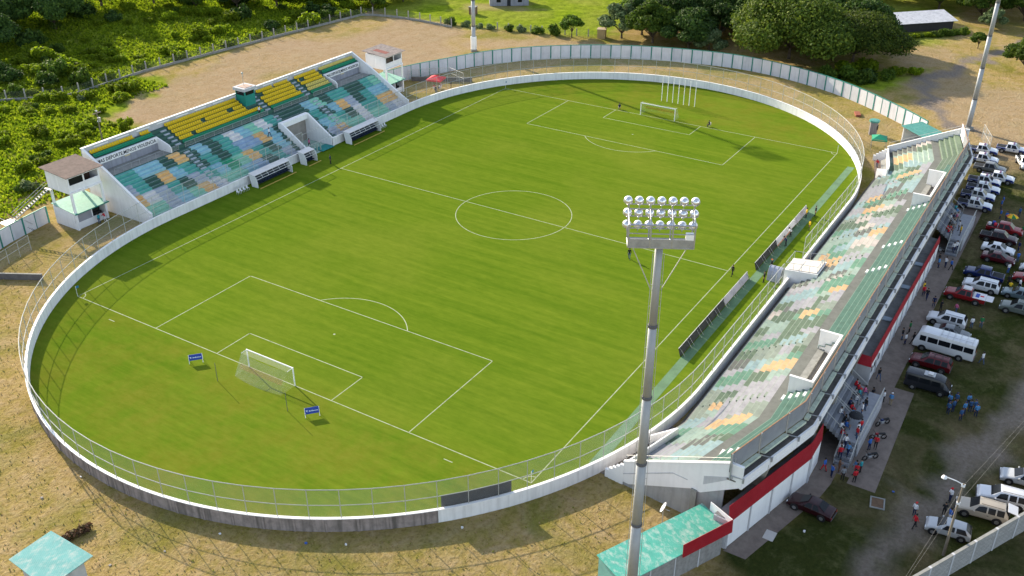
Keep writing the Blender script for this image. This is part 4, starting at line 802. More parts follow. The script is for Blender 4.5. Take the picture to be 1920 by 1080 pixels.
for k in range(17):
    if k == 8: continue
    x = -24.0 + 2.92 * k; kind = 'black' if x < -10 or 0 < x < 9.5 else 'pale' if x < 0 or x > 19 else 'cloth'
    t = thing('touchline_board', {'black': 'black backed advertising board leaning in the row along the green runner', 'pale': 'pale backed advertising board leaning in the row along the green runner', 'cloth': 'advertising board draped with white cloth beside people in yellow bibs'}[kind], 'sign board', (x + 1.42, -38.75, .052), 0, kind + ' boards in the touchline row')
    MB().hexa([(-1.42, -.14, 0), (1.42, -.14, 0), (1.42, -.09, 0), (-1.42, -.09, 0), (-1.42, .16, 1.05), (1.42, .16, 1.05), (1.42, .21, 1.05), (-1.42, .21, 1.05)]).build('panel', bk if kind == 'black' else pl if kind == 'pale' else bk, t)
    MB().box(-1.42, 1.42, .15, .225, 1.052, 1.085).build('top_trim', mat('pale_trim', (.5, .5, .48), .6, .1, 1), t)
    for s in (-1, 1): MB().tube((s * 1.1, -.6, 0), (s * 1.1, .1, .9), .025, n=5).build('prop', STEEL, t)
    if kind == 'cloth':
        MB().hexa([(-1.4, -.19, .25), (1.4, -.19, .25), (1.4, -.17, .25), (-1.4, -.17, .25), (-1.42, .10, 1.1), (1.42, .10, 1.1), (1.42, .14, 1.1), (-1.42, .14, 1.1)]).build('cloth', wc, t)
        if k < 14: MB().hexa([(-1.4, -.25, .02), (1.4, -.25, .02), (1.4, -.22, .02), (-1.4, -.22, .02), (-1.4, -.20, .248), (1.4, -.20, .248), (1.4, -.18, .248), (-1.4, -.18, .248)]).build('cloth_hem', oc, t)
# dark board standing inside the wall at the near end
db = thing('wall_board', 'large dark board standing against the inner side of the oval wall', 'board')
pa = [oval(t, -.25) for t in np.linspace(0, 1, 1200)]; pa = [p for p in pa if -62.3 < p[0] < -56.6 and p[1] < -20]; pa = sorted(pa, key=lambda p: p[0])
for k in range(4): p, q = pa[int(k * (len(pa) - 1) / 4)], pa[int((k + 1) * (len(pa) - 1) / 4)]; MB().hexa([(p[0], p[1], .05), (q[0], q[1], .05), (q[0], q[1] + .05, .05), (p[0], p[1] + .05, .05), (p[0], p[1], 2.75), (q[0], q[1], 2.75), (q[0], q[1] + .05, 2.75), (p[0], p[1] + .05, 2.75)]).build('board_panel', mat('dark_slate_board', (.04, .042, .05), .7, .25, 1), db)
# rolled awning of the players' tunnel on the pitch side
t = thing('tunnel_awning', 'blue grey hooped players tunnel awning below the white viewing platform', 'awning', (1.3, -42.0, .05)); hoop = [(1.0 * math.cos(a), 1.9 * math.sin(a) ** .8) for a in np.linspace(0, math.pi, 9)]
mb = MB()
for k in range(3):
    for p, q in zip(hoop[:-1], hoop[1:]): mb.quad((p[0], -.9 + .6 * k, p[1]), (q[0], -.9 + .6 * k, q[1]), (q[0], -.9 + .6 * (k + 1), q[1]), (p[0], -.9 + .6 * (k + 1), p[1]))
mb.build('cover', mat('blue_grey_awning', (.30, .33, .42), .6, .1, 1), t, smooth=True)
for k in range(4): MB().path([(p[0] * 1.02, -.9 + .6 * k, p[1] * 1.02) for p in hoop], .03, 5).build('hoop', STEEL, t)

# ------------------------------------------------------------------ tents, sheds, walls
def canopy(x, y, half, h, top, mname, col, label):
    t = thing('canopy_tent', label, 'tent', (x, y, 0.0), .25); m = mat(mname, col, .7, .08, 1)
    for sx in (-1, 1):
        for sy in (-1, 1): MB().tube((sx * half, sy * half, 0), (sx * half, sy * half, h), .035, n=6).build('leg', STEEL, t)
    c = [(-half - .1, -half - .1, h), (half + .1, -half - .1, h), (half + .1, half + .1, h), (-half - .1, half + .1, h)]; mb = MB()
    for k in range(4):
        a, b = c[k], c[(k + 1) % 4]; md = ((a[0] + b[0]) * .47, (a[1] + b[1]) * .47, h + .05); mb.poly([a, md, (0, 0, top)]); mb.poly([md, b, (0, 0, top)]); mb.quad(a, b, (b[0], b[1], h - .22), (a[0], a[1], h - .22))
    mb.build('fabric_roof', m, t)
    return t
canopy(45.2, 48.0, 1.55, 2.3, 3.1, 'red_canopy', (.62, .012, .035), 'red canopy tent with people sitting under it behind the oval wall'); canopy(59.6, -41.2, 1.25, 2.1, 2.8, 'green_canopy', (.012, .26, .14), 'small dark green canopy beside the round grey booth')
t = thing('ticket_booth', 'round grey booth with teal cap casting a shadow on dry grass', 'booth', (66.8, -38.4, 0)); MB().lathe([(.75, 0), (.75, 2.5), (.0, 2.5)], 10).build('body', mat('grey_render', (.24, .22, .22), .9, .2, 1), t); MB().lathe([(.95, 2.505), (.95, 2.85), (.0, 2.95)], 10).build('cap', TEALR2, t); MB().box(-.3, .3, -.8, -.7, 1.0, 1.9).build('hatch', DARK, t)
t = thing('teal_shed', 'open white shed with flat teal roof at the end of the oval outer wall', 'shed', (65.8, -47.4, 0), R(-33))
MB().hexa([(-2.6, -3.0, 2.6), (2.6, -3.0, 2.6), (2.6, 3.0, 3.1), (-2.6, 3.0, 3.1), (-2.6, -3.0, 2.68), (2.6, -3.0, 2.68), (2.6, 3.0, 3.18), (-2.6, 3.0, 3.18)]).build('roof', TEALR2, t)
for x in (-2.3, 0, 2.3): MB().box(x - .12, x + .12, -2.7, -2.46, 0, 2.6).build('post', WHITE, t)
MB().box(-2.4, 2.4, 2.3, 2.5, 0, 2.95).build('back_wall', WHITE, t); MB().box(2.2, 2.4, -2.4, 2.29, 0, 2.6).build('side_wall', WHITE, t); MB().box(-2.4, -.5, -1.2, -1.0, 0, 1.1).build('counter', WHITE, t)
t = thing('brick_stack', 'small stack of red bricks on the dry grass inside the outer wall', 'bricks', (76.4, -33.0, 0), .4); bm_ = MB().box(-.28, .28, -.16, .16, 0, .13).mesh('brick', mat('red_brick', (.30, .10, .06), .9, .25, 3))
for i in range(4):
    for j in range(3):
        for k in range(3): put('brick', bm_, t, (-.9 + .58 * i, -.36 + .34 * j, .14 * k + .01))
t = thing('corner_hut', 'small hut with bleached aqua metal roof beside a heap of dry brush', 'hut', (0, 0, 0)); MB().box(-88.6, -85.4, -8.9, -4.6, 0, 2.35).build('walls', mat('pale_grey_wall', (.48, .48, .47), .85, .12, 1, stain=.25), t); MB().hexa([(-89.3, -9.4, 2.36), (-84.7, -9.4, 2.36), (-84.9, -3.9, 2.7), (-89.1, -3.9, 2.7), (-89.3, -9.4, 2.44), (-84.7, -9.4, 2.44), (-84.9, -3.9, 2.78), (-89.1, -3.9, 2.78)]).build('roof', AQUAR, t)
for y in (-7.6, -6.0): MB().box(-85.4, -85.37, y, y + .1, .0, 2.3).build('wall_batten', DARK, t)
t = thing('roofed_shed', 'long shed with bleached teal metal roof below the floodlight mast', 'shed', (-57.0, -51.4, 0), R(-25)); TR = TEALR
for k in range(5): x = -5.9 + 2.46 * k; MB().hexa([(x, -1.9, 2.75), (x + 2.455, -1.9, 2.75), (x + 2.455, 1.9, 3.0), (x, 1.9, 3.0), (x, -1.9, 2.82), (x + 2.455, -1.9, 2.82), (x + 2.455, 1.9, 3.07), (x, 1.9, 3.07)]).build('roof_sheet', TR, t)
BLK = mat('grey_block_wall', (.27, .26, .25), .95, .25, 3, stain=.25, bump=.4)
for k in range(4): x = -5.6 + 2.85 * k; MB().box(x, x + 2.7, -1.75, -1.6, 0, 2.7).build('block_wall', BLK, t); MB().box(x - .14, x, -1.8, -1.55, 0, 2.72).build('wall_post', GREYW, t)
MB().box(-5.75, -5.6, -1.598, 1.75, 0, 2.75).build('end_wall', mat('teal_wall', (.20, .42, .37), .8, .1, 1), t); MB().box(-5.6, 5.7, 1.6, 1.75, 0, 2.9).build('back_wall', BLK, t); MB().box(5.55, 5.7, -1.55, 1.598, 0, 2.8).build('end_wall', WHITE, t)
MB().hexa([(.6, -2.05, 2.5), (6.5, -2.05, 2.5), (6.5, -2.0, 2.5), (.6, -2.0, 2.5), (.6, -1.98, 3.95), (6.5, -1.98, 3.95), (6.5, -1.93, 3.95), (.6, -1.93, 3.95)]).build('red_fascia', REDM, t); MB().box(6.44, 6.5, -1.92, .9, 2.5, 3.95).build('side_fascia', WHITE, t)
t = thing('satellite_dish', 'white satellite dish on a short post beside the shed with teal roof', 'dish', (-52.9, -49.6, 0)); MB().tube((0, 0, 0), (0, 0, 3.0), .05, n=6).build('post', STEEL, t); d_ = MB().lathe([(.0, .0), (.25, .03), (.42, .09), (.52, .15)], 14).build('reflector', WHITE2, t, smooth=True); d_.location = (0, -.1, 3.1); d_.rotation_euler = (R(62), 0, R(-165)); MB().tube((-.1, -.2, 3.1), (-.3, -.75, 3.25), .03, n=5).build('feed_arm', STEEL, t)
def panel_wall(pts, label, zt=3.1, pitch=2.35, name='panel_wall'):
    t = thing(name, label, 'wall'); P = np.array(pts, float)
    for _ in range(3): Q = [P[0]]; [Q.extend([P[i] * .75 + P[i + 1] * .25, P[i] * .25 + P[i + 1] * .75]) for i in range(len(P) - 1)]; P = np.array(Q + [P[-1]])
    s = np.r_[0, np.cumsum(np.hypot(*np.diff(P, axis=0).T))]; n = max(1, round(s[-1] / pitch)); k = np.linspace(0, s[-1], n + 1); Q = np.c_[np.interp(k, s, P[:, 0]), np.interp(k, s, P[:, 1])]
    rg = random.Random(len(pts)); thick = MB().box(-.12, .12, -.14, .14, 0, zt + .08).mesh('post', TEALP); thin = MB().box(-.06, .06, -.10, .10, 0, zt + .04).mesh('post', TEALP); cp = MB()
    shades = [mat('panel_white_%s' % w, c, .8, .1, .7, stain=.12) for w, c in (('cool', (.60, .61, .65)), ('plain', (.64, .63, .65)), ('dull', (.56, .56, .59)))]
    for i in range(n):
        a, b = Q[i], Q[i + 1]; d = (b - a) / np.linalg.norm(b - a); q = np.array([-d[1], d[0]]) * .06; a2, b2 = a + d * .07, b - d * .07
        MB().hexa([(*(a2 - q), 0), (*(b2 - q), 0), (*(b2 + q), 0), (*(a2 + q), 0), (*(a2 - q), zt), (*(b2 - q), zt), (*(b2 + q), zt), (*(a2 + q), zt)]).build('panel', rg.choice(shades), t)
        q2 = q * 1.9; cp.hexa([(*(a - q2), zt + .002), (*(b - q2), zt + .002), (*(b + q2), zt + .002), (*(a + q2), zt + .002), (*(a - q2), zt + .1), (*(b - q2), zt + .1), (*(b + q2), zt + .1), (*(a + q2), zt + .1)])
    for i in range(n + 1): d = Q[min(n, i + 1)] - Q[max(0, i - 1)]; put('post', thick if i % 2 == 0 else thin, t, (*Q[i], 0), math.atan2(d[1], d[0]))
    cp.build('green_coping', TEALP, t); return t
panel_wall([(41.2, 58.6), (48.3, 57.0), (58, 52.6), (65.6, 49.6), (75.4, 41.9), (83.3, 32), (89.2, 20.9), (92.8, 8.9), (94.3, -3.2), (91.6, -16.4), (85.6, -29.5), (75.2, -42.4), (70.4, -47.2)], 'curved outer wall of white panels and green posts at the far end')
panel_wall([(-40.9, 59.4), (-44, 58.9), (-50, 57.7), (-57, 54.5), (-66, 48)], 'outer wall of white panels and green posts beside the cabin stair', 2.6)
def chain_fence(pts, label, zt=2.1, base=.55, pitch=3.7, name='chain_fence', pm=None, mm=None):
    t = thing(name, label, 'fence'); P = np.array(pts, float); s = np.r_[0, np.cumsum(np.hypot(*np.diff(P, axis=0).T))]; n = max(1, round(s[-1] / pitch)); k = np.linspace(0, s[-1], n + 1); Q = np.c_[np.interp(k, s, P[:, 0]), np.interp(k, s, P[:, 1])]
    pm = pm or mat('concrete_fence_post', (.36, .34, .31), .9, .2, 2, stain=.2); po = MB().box(-.11, .11, -.11, .11, 0, zt + .25).mesh('post', pm)
    for i in range(n + 1): put('post', po, t, (*Q[i], 0))
    for i in range(n):
        a, b = Q[i], Q[i + 1]; d = (b - a) / np.linalg.norm(b - a); q = np.array([-d[1], d[0]]) * .08; a2, b2 = a + d * .09, b - d * .09
        if base > 0: MB().hexa([(*(a2 - q), 0), (*(b2 - q), 0), (*(b2 + q), 0), (*(a2 + q), 0), (*(a2 - q), base), (*(b2 - q), base), (*(b2 + q), base), (*(a2 + q), base)]).build('plinth', CONC, t)
        MB().quad((*a, base + .02), (*b, base + .02), (*b, zt - .1), (*a, zt - .1)).build('mesh_panel', CHAIN3, t)
    return t
chain_fence([(-40, float(yfence(-40))), (-10, 119.6), (0, 109.8), (20, 111), (58, 107), (87.5, 103), (89.5, 95), (90, 86), (89, 75)], 'concrete post fence with low plinth along the foot of the green hillside')
chain_fence([(94, 64), (97, 52), (100, 42), (101.5, 38)], 'thin wire fence between small bushes and the bright green field', 1.6, 0, 3.0)
def tube_fence(pts, zt, label):
    t = thing('tube_fence', label, 'fence')
    for a, b in zip(pts[:-1], pts[1:]):
        a3, b3 = Vector((*a, 0)), Vector((*b, 0)); n = max(1, round((b3 - a3).length / 2.6))
        for k in range(n + 1): p = a3.lerp(b3, k / n); MB().tube(p, p + Vector((0, 0, zt)), .045, n=6).build('post', STEELL, t)
        for z in (zt, zt * .55): MB().tube(a3 + Vector((0, 0, z)), b3 + Vector((0, 0, z)), .035, n=6).build('rail', STEELL, t)
        MB().quad((*a, .05), (*b, .05), (*b, zt), (*a, zt)).build('mesh_panel', CHAIN, t)
tube_fence([(46.5, 56.5), (52.5, 49.5), (50.6, 44.6)], 2.6, 'tube and mesh fence beside the red canopy tent'); tube_fence([(-48.2, 53.2), (-57.0, 50.6)], 2.4, 'tube and mesh fence on dry grass inside the oval bend beside the white cabin')
tube_fence([(68.4, -58.7), (74.8, -56.4)], 3.0, 'tall white tube gate frame beside parked blue and white pickups')
for (x0, y0, x1, y1, lb) in ((-56.5, 49.8, -53.0, 43.6, 'low dark block wall ending at the oval wall below the tube fence'), (47.0, 56.0, 53.6, 44.4, 'low dark block wall behind the red canopy tent')):
    d = Vector((x1 - x0, y1 - y0, 0)).normalized(); q = Vector((-d.y, d.x, 0)) * .1; a, b = Vector((x0, y0, 0)), Vector((x1, y1, 0)); up = Vector((0, 0, .9)); t = thing('low_wall', lb, 'wall')
    MB().hexa([a - q, b - q, b + q, a + q, a - q + up, b - q + up, b + q + up, a + q + up]).build('wall_body', mat('dark_block_wall', (.13, .12, .12), .95, .3, 1.5, stain=.3), t); q *= 1.3; u2 = up + Vector((0, 0, .06)); MB().hexa([a - q + up, b - q + up, b + q + up, a + q + up, a - q + u2, b - q + u2, b + q + u2, a + q + u2]).build('wall_cap', CONC, t)
# block wall, street pole, wires
t = thing('block_wall', 'grey block wall with concrete posts beside the gravel road', 'wall'); A, B = Vector((-52.5, -69.4, 0)), Vector((-14, -88.6, 0)); d = (B - A).normalized(); q = Vector((-d.y, d.x, 0)) * .09; n = 14
BLK2 = bpy.data.materials.new('grey_block_courses'); BLK2.use_nodes = True; nd, lk = BLK2.node_tree.nodes, BLK2.node_tree.links; br = nd.new('ShaderNodeTexBrick'); br.inputs['Scale'].default_value = 1.0; br.inputs['Brick Width'].default_value = .4; br.inputs['Row Height'].default_value = .2; br.inputs['Mortar Size'].default_value = .015
for k_, c_ in ((1, (.36, .35, .34, 1)), (2, (.28, .275, .27, 1)), (3, (.18, .175, .17, 1))): br.inputs[k_].default_value = c_
tc_ = nd.new('ShaderNodeTexCoord'); cb = nd.new('ShaderNodeCombineXYZ'); sp_ = nd.new('ShaderNodeSeparateXYZ'); lk.new(tc_.outputs['Object'], sp_.inputs[0]); lk.new(sp_.outputs[0], cb.inputs[0]); lk.new(sp_.outputs[2], cb.inputs[1]); lk.new(cb.outputs[0], br.inputs[0]); lk.new(br.outputs[0], nd['Principled BSDF'].inputs['Base Color']); nd['Principled BSDF'].inputs['Roughness'].default_value = .95
for k in range(n):
    a, b = A.lerp(B, k / n) + d * .12, A.lerp(B, (k + 1) / n) - d * .12; up = Vector((0, 0, 2.5)); MB().hexa([a - q, b - q, b + q, a + q, a - q + up, b - q + up, b + q + up, a + q + up]).build('wall_panel', BLK2, t)
    q2 = q * 1.5; MB().hexa([a - q2 + up, b - q2 + up, b + q2 + up, a + q2 + up, a - q2 + up * 1.04, b - q2 + up * 1.04, b + q2 + up * 1.04, a + q2 + up * 1.04]).build('wall_cap', CONC, t)
for k in range(n + 1): p = A.lerp(B, k / n); put('wall_post', MB().box(-.12, .12, -.13, .13, 0, 2.62).mesh('wall_post', GREYW), t, p, math.atan2(d.y, d.x))
PW = mat('weathered_wood_pole', (.20, .17, .13), .9, .2, 2)
def pole(x, y, h, label, lamp):
    t = thing('utility_pole', label, 'utility pole', (x, y, 0)); MB().tube((0, 0, 0), (0, 0, h), .15, .09, n=8).build('pole_shaft', PW, t)
    for z in (h - .3, h - 2.3): MB().box(-.12, .12, -.16, .16, z, z + .22).build('insulator_bracket', WHITE2, t)
    if lamp: MB().path([(0, 0, h - .1), (-.25, .6, h + .25), (-.3, 1.5, h + .35)], .05, 6).build('lamp_arm', WHITE2, t); MB().lathe([(.05, .25), (.2, .15), (.26, 0), (0, -.05)], 8, c=(-.3, 1.6, h + .2)).build('lamp_head', WHITE2, t)
    else: MB().box(-.9, .9, -.06, .06, h - .7, h - .55).build('cross_arm', PW, t); MB().lathe([(0, 0), (.28, 0), (.28, .8), (0, .85)], 8, c=(0, -.4, h - 2.2)).build('transformer', STEEL, t)
pole(-41.8, -72.7, 8.4, 'wooden street light pole between the gravel road and the block wall', True); pole(-13.3, 82.3, 6.0, 'short utility pole with transformer standing in shrubs beside bare earth', False)
def wire(p, q, sag, label):
    P = [Vector(p).lerp(Vector(q), k / 24) - Vector((0, 0, sag * 4 * (k / 24) * (1 - k / 24))) for k in range(25)]
    tag(MB().path(P, .0065, 4).build('overhead_wire', mat('wire_grey', (.32, .30, .27), .6, .1, 1)), label, 'wire', 'wires at the street light pole')
for z, y2 in ((8.2, -66.0), (6.2, -64.9)): wire((-41.8, -72.7, z), (-92, y2, z + .3), .7, 'thin wire running from the street light pole over the gravel road'); wire((-41.8, -72.7, z), (8, -84 + (y2 + 66), z + .3), .7, 'thin wire running from the street light pole above parked cars')
def frame_slab(x, y, w_, d_, rz, label):
    t = thing('inspection_cover', label, 'cover', (x, y, .0), rz)
    for a in ((-w_, w_, d_ - .14, d_), (-w_, w_, -d_, -d_ + .14), (-w_, -w_ + .14, -d_ + .141, d_ - .141), (w_ - .14, w_, -d_ + .141, d_ - .141)): MB().box(*a, 0, .10).build('kerb', CONC, t)
    MB().box(-w_ + .15, w_ - .15, -d_ + .15, d_ - .15, .0, .06).build('lid', mat('rusty_lid', (.14, .085, .05), .8, .3, 2), t)
frame_slab(-37.9, -65.8, .85, .7, .2, 'square inspection cover in concrete kerb set in the grass'); frame_slab(33.2, -70.6, .9, .5, 0.1, 'narrow inspection cover in grass beside the group in blue')
tag(MB().box(-48.5, -47.2, -58.9, -57.9, .0, .07).build('concrete_slab', mat('pale_slab', (.5, .48, .45), .9, .1, 1)), 'pale loose concrete slab in the grass beside the red and white annex', 'slab')
# far buildings
t = thing('farm_shed', 'long low farm shed with bright zinc roof among trees', 'shed', (151.5, -27.0, 0), math.atan2(-15, 14) + .04)
MB().box(-9.8, 9.8, -2.4, 2.4, 0, 2.3).build('walls', mat('dark_shed_wall', (.05, .045, .045), .9, .2, 1), t)
for k in range(8): x = -10.4 + 2.6 * k; MB().hexa([(x, -3.4, 2.35), (x + 2.59, -3.4, 2.35), (x + 2.59, 3.4, 3.7), (x, 3.4, 3.7), (x, -3.4, 2.42), (x + 2.59, -3.4, 2.42), (x + 2.59, 3.4, 3.77), (x, 3.4, 3.77)]).build('roof_sheet', SILVR, t)
t = thing('farm_house', 'grey walled house in the bright green field beyond the trees', 'house', (120, 77, 0), R(-55)); MB().box(-5.5, 5.5, -3, 3, 0, 3.2).build('walls', mat('grey_house_wall', (.30, .30, .34), .9, .15, 1, stain=.2), t)
MB().prism([(-3.6, 3.2), (0, 4.6), (3.6, 3.2)], 'x', -6, 6).build('roof', SILVR, t); MB().box(-.6, .4, -3.05, -2.98, 0, 2.1).build('door', DARK, t)
for x in (-3.6, 2.4): MB().box(x, x + 1.2, -3.05, -2.98, 1.0, 2.0).build('window', GLASS, t)
t = thing('field_kiosk', 'small ochre box kiosk beside the tree behind the outer wall', 'kiosk', (101.2, 37.4, 0), .3); MB().box(-1.0, 1.0, -1.0, 1.0, 0, 2.2).build('body', mat('ochre_wall', (.36, .26, .12), .9, .15, 1), t); MB().box(-1.15, 1.15, -1.15, 1.15, 2.2, 2.32).build('roof', mat('tan_roof', (.40, .32, .22), .9, .15, 1), t)
t = thing('field_kiosk', 'small brown brick kiosk in the green field beside the far mast', 'kiosk', (104.2, 78.5, 0), .2); MB().box(-.9, .9, -.9, .9, 0, 2.0).build('body', mat('brown_brick_wall', (.20, .12, .07), .9, .2, 1), t); MB().box(-1.0, 1.0, -1.0, 1.0, 2.0, 2.1).build('roof', CONC, t)
# ------------------------------------------------------------------ vehicles (local +x is forward)
TYRE = MB().lathe([(.20, -.10), (.33, -.11), (.345, -.06), (.345, .06), (.33, .11), (.20, .10)], 16).mesh('tyre', BLACK, True)
RIM = MB().lathe([(.0, -.085), (.06, -.10), (.20, -.09), (.205, .09), (.06, .10), (.0, .085)], 10).mesh('rim', mat('wheel_rim', (.35, .35, .37), .35, .1, 3, metal=.7))
def loft(st, W, z0, mats, segm=None, topm=None):
    mb = MB(); rings = []
    for (x, zb, zt, yt) in st:
        h = W / 2; rings.append([(x, -h * .90, z0), (x, -h, z0 + .16), (x, -h, zb), (x, -yt, zt), (x, yt, zt), (x, h, zb), (x, h, z0 + .16), (x, h * .90, z0)])
    for i, (a, b) in enumerate(zip(rings[:-1], rings[1:])):
        for k in range(8):
            m = (segm[i] if segm else 0)
            if topm and k in (2, 3, 4): m = topm[i]
            mb.quad(a[k], b[k], b[(k + 1) % 8], a[(k + 1) % 8], m)
    mb.poly(rings[0], segm[0] if segm else 0); mb.poly(rings[-1][::-1], segm[-1] if segm else 0); return mb
def welded(mb, name, mats, parent, bev=.05):
    me = mb.mesh(name, mats); bm = bmesh.new(); bm.from_mesh(me); bmesh.ops.remove_doubles(bm, verts=bm.verts, dist=1e-4); bmesh.ops.recalc_face_normals(bm, faces=bm.faces)
    bmesh.ops.bevel(bm, geom=[e for e in bm.edges if len(e.link_faces) == 2 and e.calc_face_angle(0) > .25], offset=bev, segments=2, profile=.6, affect='EDGES', clamp_overlap=True)
    bm.to_mesh(me); bm.free(); me.polygons.foreach_set('use_smooth', [True] * len(me.polygons)); me.update(); return put(name, me, parent)
def wheels(t, L, W, xf_, xr, r=1.0):
    for x in (xf_, xr):
        for s in (-1, 1):
            o = put('wheel', bpy.data.meshes.get('hub') or MB().lathe([(0, -.08), (.19, -.08), (.19, .08), (0, .08)], 8).mesh('hub', BLACK), t, (x, s * (W / 2 - .045), .345 * r)); o.rotation_euler = (R(90), 0, 0); o.scale = (r, r, 1)
            put('tyre', TYRE, o); put('rim', RIM, o)
        # dark wheel arches
        for s in (-1, 1): MB().lathe([(.0, .012), (.42 * r, .012), (.42 * r, -.06)], 14).build('wheel_arch', BLACK, t).matrix_local = Matrix.Translation((x, s * (W / 2 + .002), .36 * r)) @ Matrix.Rotation(R(-90 * s), 4, 'X')
def lights(t, xf_, xr, W, zf, zr):
    hl = mat('headlight_lens', (.75, .78, .8), .15, .05, 1); tl = mat('tail_light_lens', (.45, .01, .01), .25, .05, 1)
    for s in (-1, 1): MB().box(xf_ - .16, xf_ + .01, s * W * .37 - .16, s * W * .37 + .16, zf - .08, zf + .08).build('headlight', hl, t, bevel=.02); MB().box(xr - .01, xr + .12, s * W * .41 - .1, s * W * .41 + .1, zr - .14, zr + .14).build('tail_light', tl, t, bevel=.02)
    MB().box(xf_ - .1, xf_ + .03, -W * .3, W * .3, zf - .32, zf - .16).build('grille', BLACK, t, bevel=.02); MB().box(xf_ - .12, xf_ + .06, -W * .46, W * .46, .34, .52).build('front_bumper', mat('dark_bumper', (.06, .06, .065), .6, .1, 1), t, bevel=.04); MB().box(xr - .06, xr + .12, -W * .46, W * .46, .36, .54).build('rear_bumper', MC['dark_bumper'], t, bevel=.04)
def glassq(t, name, pts, off=(0, 0, .012)):
    o = Vector(off); P = [Vector(p) + o for p in pts]; c = sum(P, Vector()) / len(P); P = [c + (p - c) * .95 for p in P]; n = (P[1] - P[0]).cross(P[2] - P[0]).normalized() * .012
    mb = MB(); mb.poly([p + n for p in P]); mb.poly([p - n for p in P][::-1])
    for k in range(len(P)): mb.quad(P[k] + n, P[(k + 1) % len(P)] + n, P[(k + 1) % len(P)] - n, P[k] - n)
    mb.build(name, GLASS, t)
def mirrors(t, x, W, z, m):
    for s in (-1, 1): MB().box(x - .08, x + .08, s * (W / 2 + .1) - .1, s * (W / 2 + .1) + .1, z, z + .16).build('mirror', m, t, bevel=.03)
KINDS = {'sedan': dict(W=1.76, z0=.26, st=[(-2.22, .72, .80, .62), (-2.12, .84, .95, .70), (-1.45, .90, 1.02, .72), (-.78, .92, 1.42, .56), (.22, .92, 1.45, .57), (1.02, .90, 1.0, .72), (1.95, .76, .84, .70), (2.22, .58, .66, .60)], roof=(3, 4), wb=(2, 5), ax=(1.38, -1.32)),
         'suv': dict(W=1.88, z0=.32, st=[(-2.30, .95, 1.08, .72), (-2.22, 1.05, 1.25, .72), (-1.95, 1.06, 1.68, .62), (.35, 1.06, 1.74, .63), (1.12, 1.04, 1.15, .76), (2.05, .92, 1.02, .76), (2.32, .70, .80, .66)], roof=(2, 3), wb=(1, 4), ax=(1.45, -1.40)),
         'hatch': dict(W=1.68, z0=.26, st=[(-1.98, .80, .92, .66), (-1.92, .9, 1.05, .68), (-1.45, .92, 1.40, .56), (.25, .92, 1.45, .57), (1.02, .9, 1.0, .7), (1.75, .76, .85, .66), (2.0, .58, .66, .58)], roof=(2, 3), wb=(1, 4), ax=(1.28, -1.22)),
         'pickup': dict(W=1.84, z0=.42, st=[(-2.60, .98, 1.02, .88), (-1.02, 1.0, 1.04, .88), (-1.0, 1.04, 1.10, .80), (-.86, 1.06, 1.74, .62), (.52, 1.06, 1.76, .63), (1.18, 1.06, 1.16, .76), (2.20, .96, 1.05, .78), (2.50, .76, .86, .70)], roof=(3, 4), wb=(2, 5), ax=(1.62, -1.55))}
def car(name, kind, label, cat, paintm, loc, rz, group=None, segm=None, topm=None, load=None):
    d = KINDS[kind]; W, st = d['W'], d['st']; t = thing(name, label, cat, (*loc, .0), rz, group); pm = paintm if isinstance(paintm, list) else [paintm]
    welded(loft(st, W, d['z0'], pm, segm, topm), 'body', pm, t)
    a, b = d['roof']; wr, wf = d['wb']; A, B, Wf, Wr = st[a], st[b], st[wf], st[wr]
    glassq(t, 'windshield', [(B[0], -B[3], B[2]), (B[0], B[3], B[2]), (Wf[0], Wf[3], Wf[2]), (Wf[0], -Wf[3], Wf[2])], (.02, 0, .02))
    glassq(t, 'rear_window', [(A[0], -A[3], A[2]), (A[0], A[3], A[2]), (Wr[0], Wr[3], Wr[2]), (Wr[0], -Wr[3], Wr[2])], (-.02, 0, .02))
    for s in (-1, 1):
        n = 2 if kind != 'suv' else 3
        for k in range(n):
            x0 = A[0] + (B[0] - A[0]) * k / n + .05; x1 = A[0] + (B[0] - A[0]) * (k + 1) / n - .05; e0 = -.3 if k == 0 and kind in ('sedan', 'hatch') else 0; e1 = .42 if k == n - 1 else 0; h = W / 2; g_ = lambda f: (s * (h + (A[3] - h) * f))
            zb, zt = A[1], A[2]; y = lambda f: s * (h + (A[3] - h) * f); z = lambda f: zb + (zt - zb) * f
            glassq(t, 'side_window', [(x0 + e0, y(.02), z(.02)), (x1 + e1, y(.02), z(.02)), (x1, y(.90), z(.90)), (x0, y(.90), z(.90))], (0, s * .012, .006))
    wheels(t, 0, W, *d['ax'], 1.1 if kind in ('suv', 'pickup') else 1.0); lights(t, st[-1][0], st[0][0], W, st[-1][2] - .06, st[0][1] - .1); mirrors(t, B[0] + .35, W, .98, pm[0])
    for s in (-1, 1):
        for x in (A[0] + .45, A[0] + 1.35): MB().box(x, x + .16, s * (W / 2) - .015, s * (W / 2) + .015, .80, .84).build('door_handle', BLACK, t)
    if kind == 'pickup': MB().box(-2.5, -1.12, -.76, .76, 1.0, 1.052).build('load_bed', mat('dark_bed_liner', (.02, .022, .025), .8, .2, 2), t)
    if kind == 'suv':
        for s in (-1, 1): MB().tube((-1.8, s * .55, 1.77), (.2, s * .55, 1.80), .025, n=5).build('roof_rail', BLACK, t)
    if load: load(t)
    return t
FWD, AWY = R(90), R(-90)
P_ = lambda n, c: paint('car_' + n, c)
wh, si, gy, bk_, rd, mr, nv, be, tl = P_('white', (.66, .67, .69)), P_('silver', (.42, .44, .46)), P_('grey', (.15, .16, .17)), P_('black', (.018, .02, .026)), P_('red', (.22, .010, .014)), P_('maroon', (.028, .005, .008)), P_('navy', (.008, .02, .10)), P_('beige', (.42, .37, .30)), P_('bluegrey', (.13, .18, .20))
bl = P_('police_blue', (.008, .025, .20))
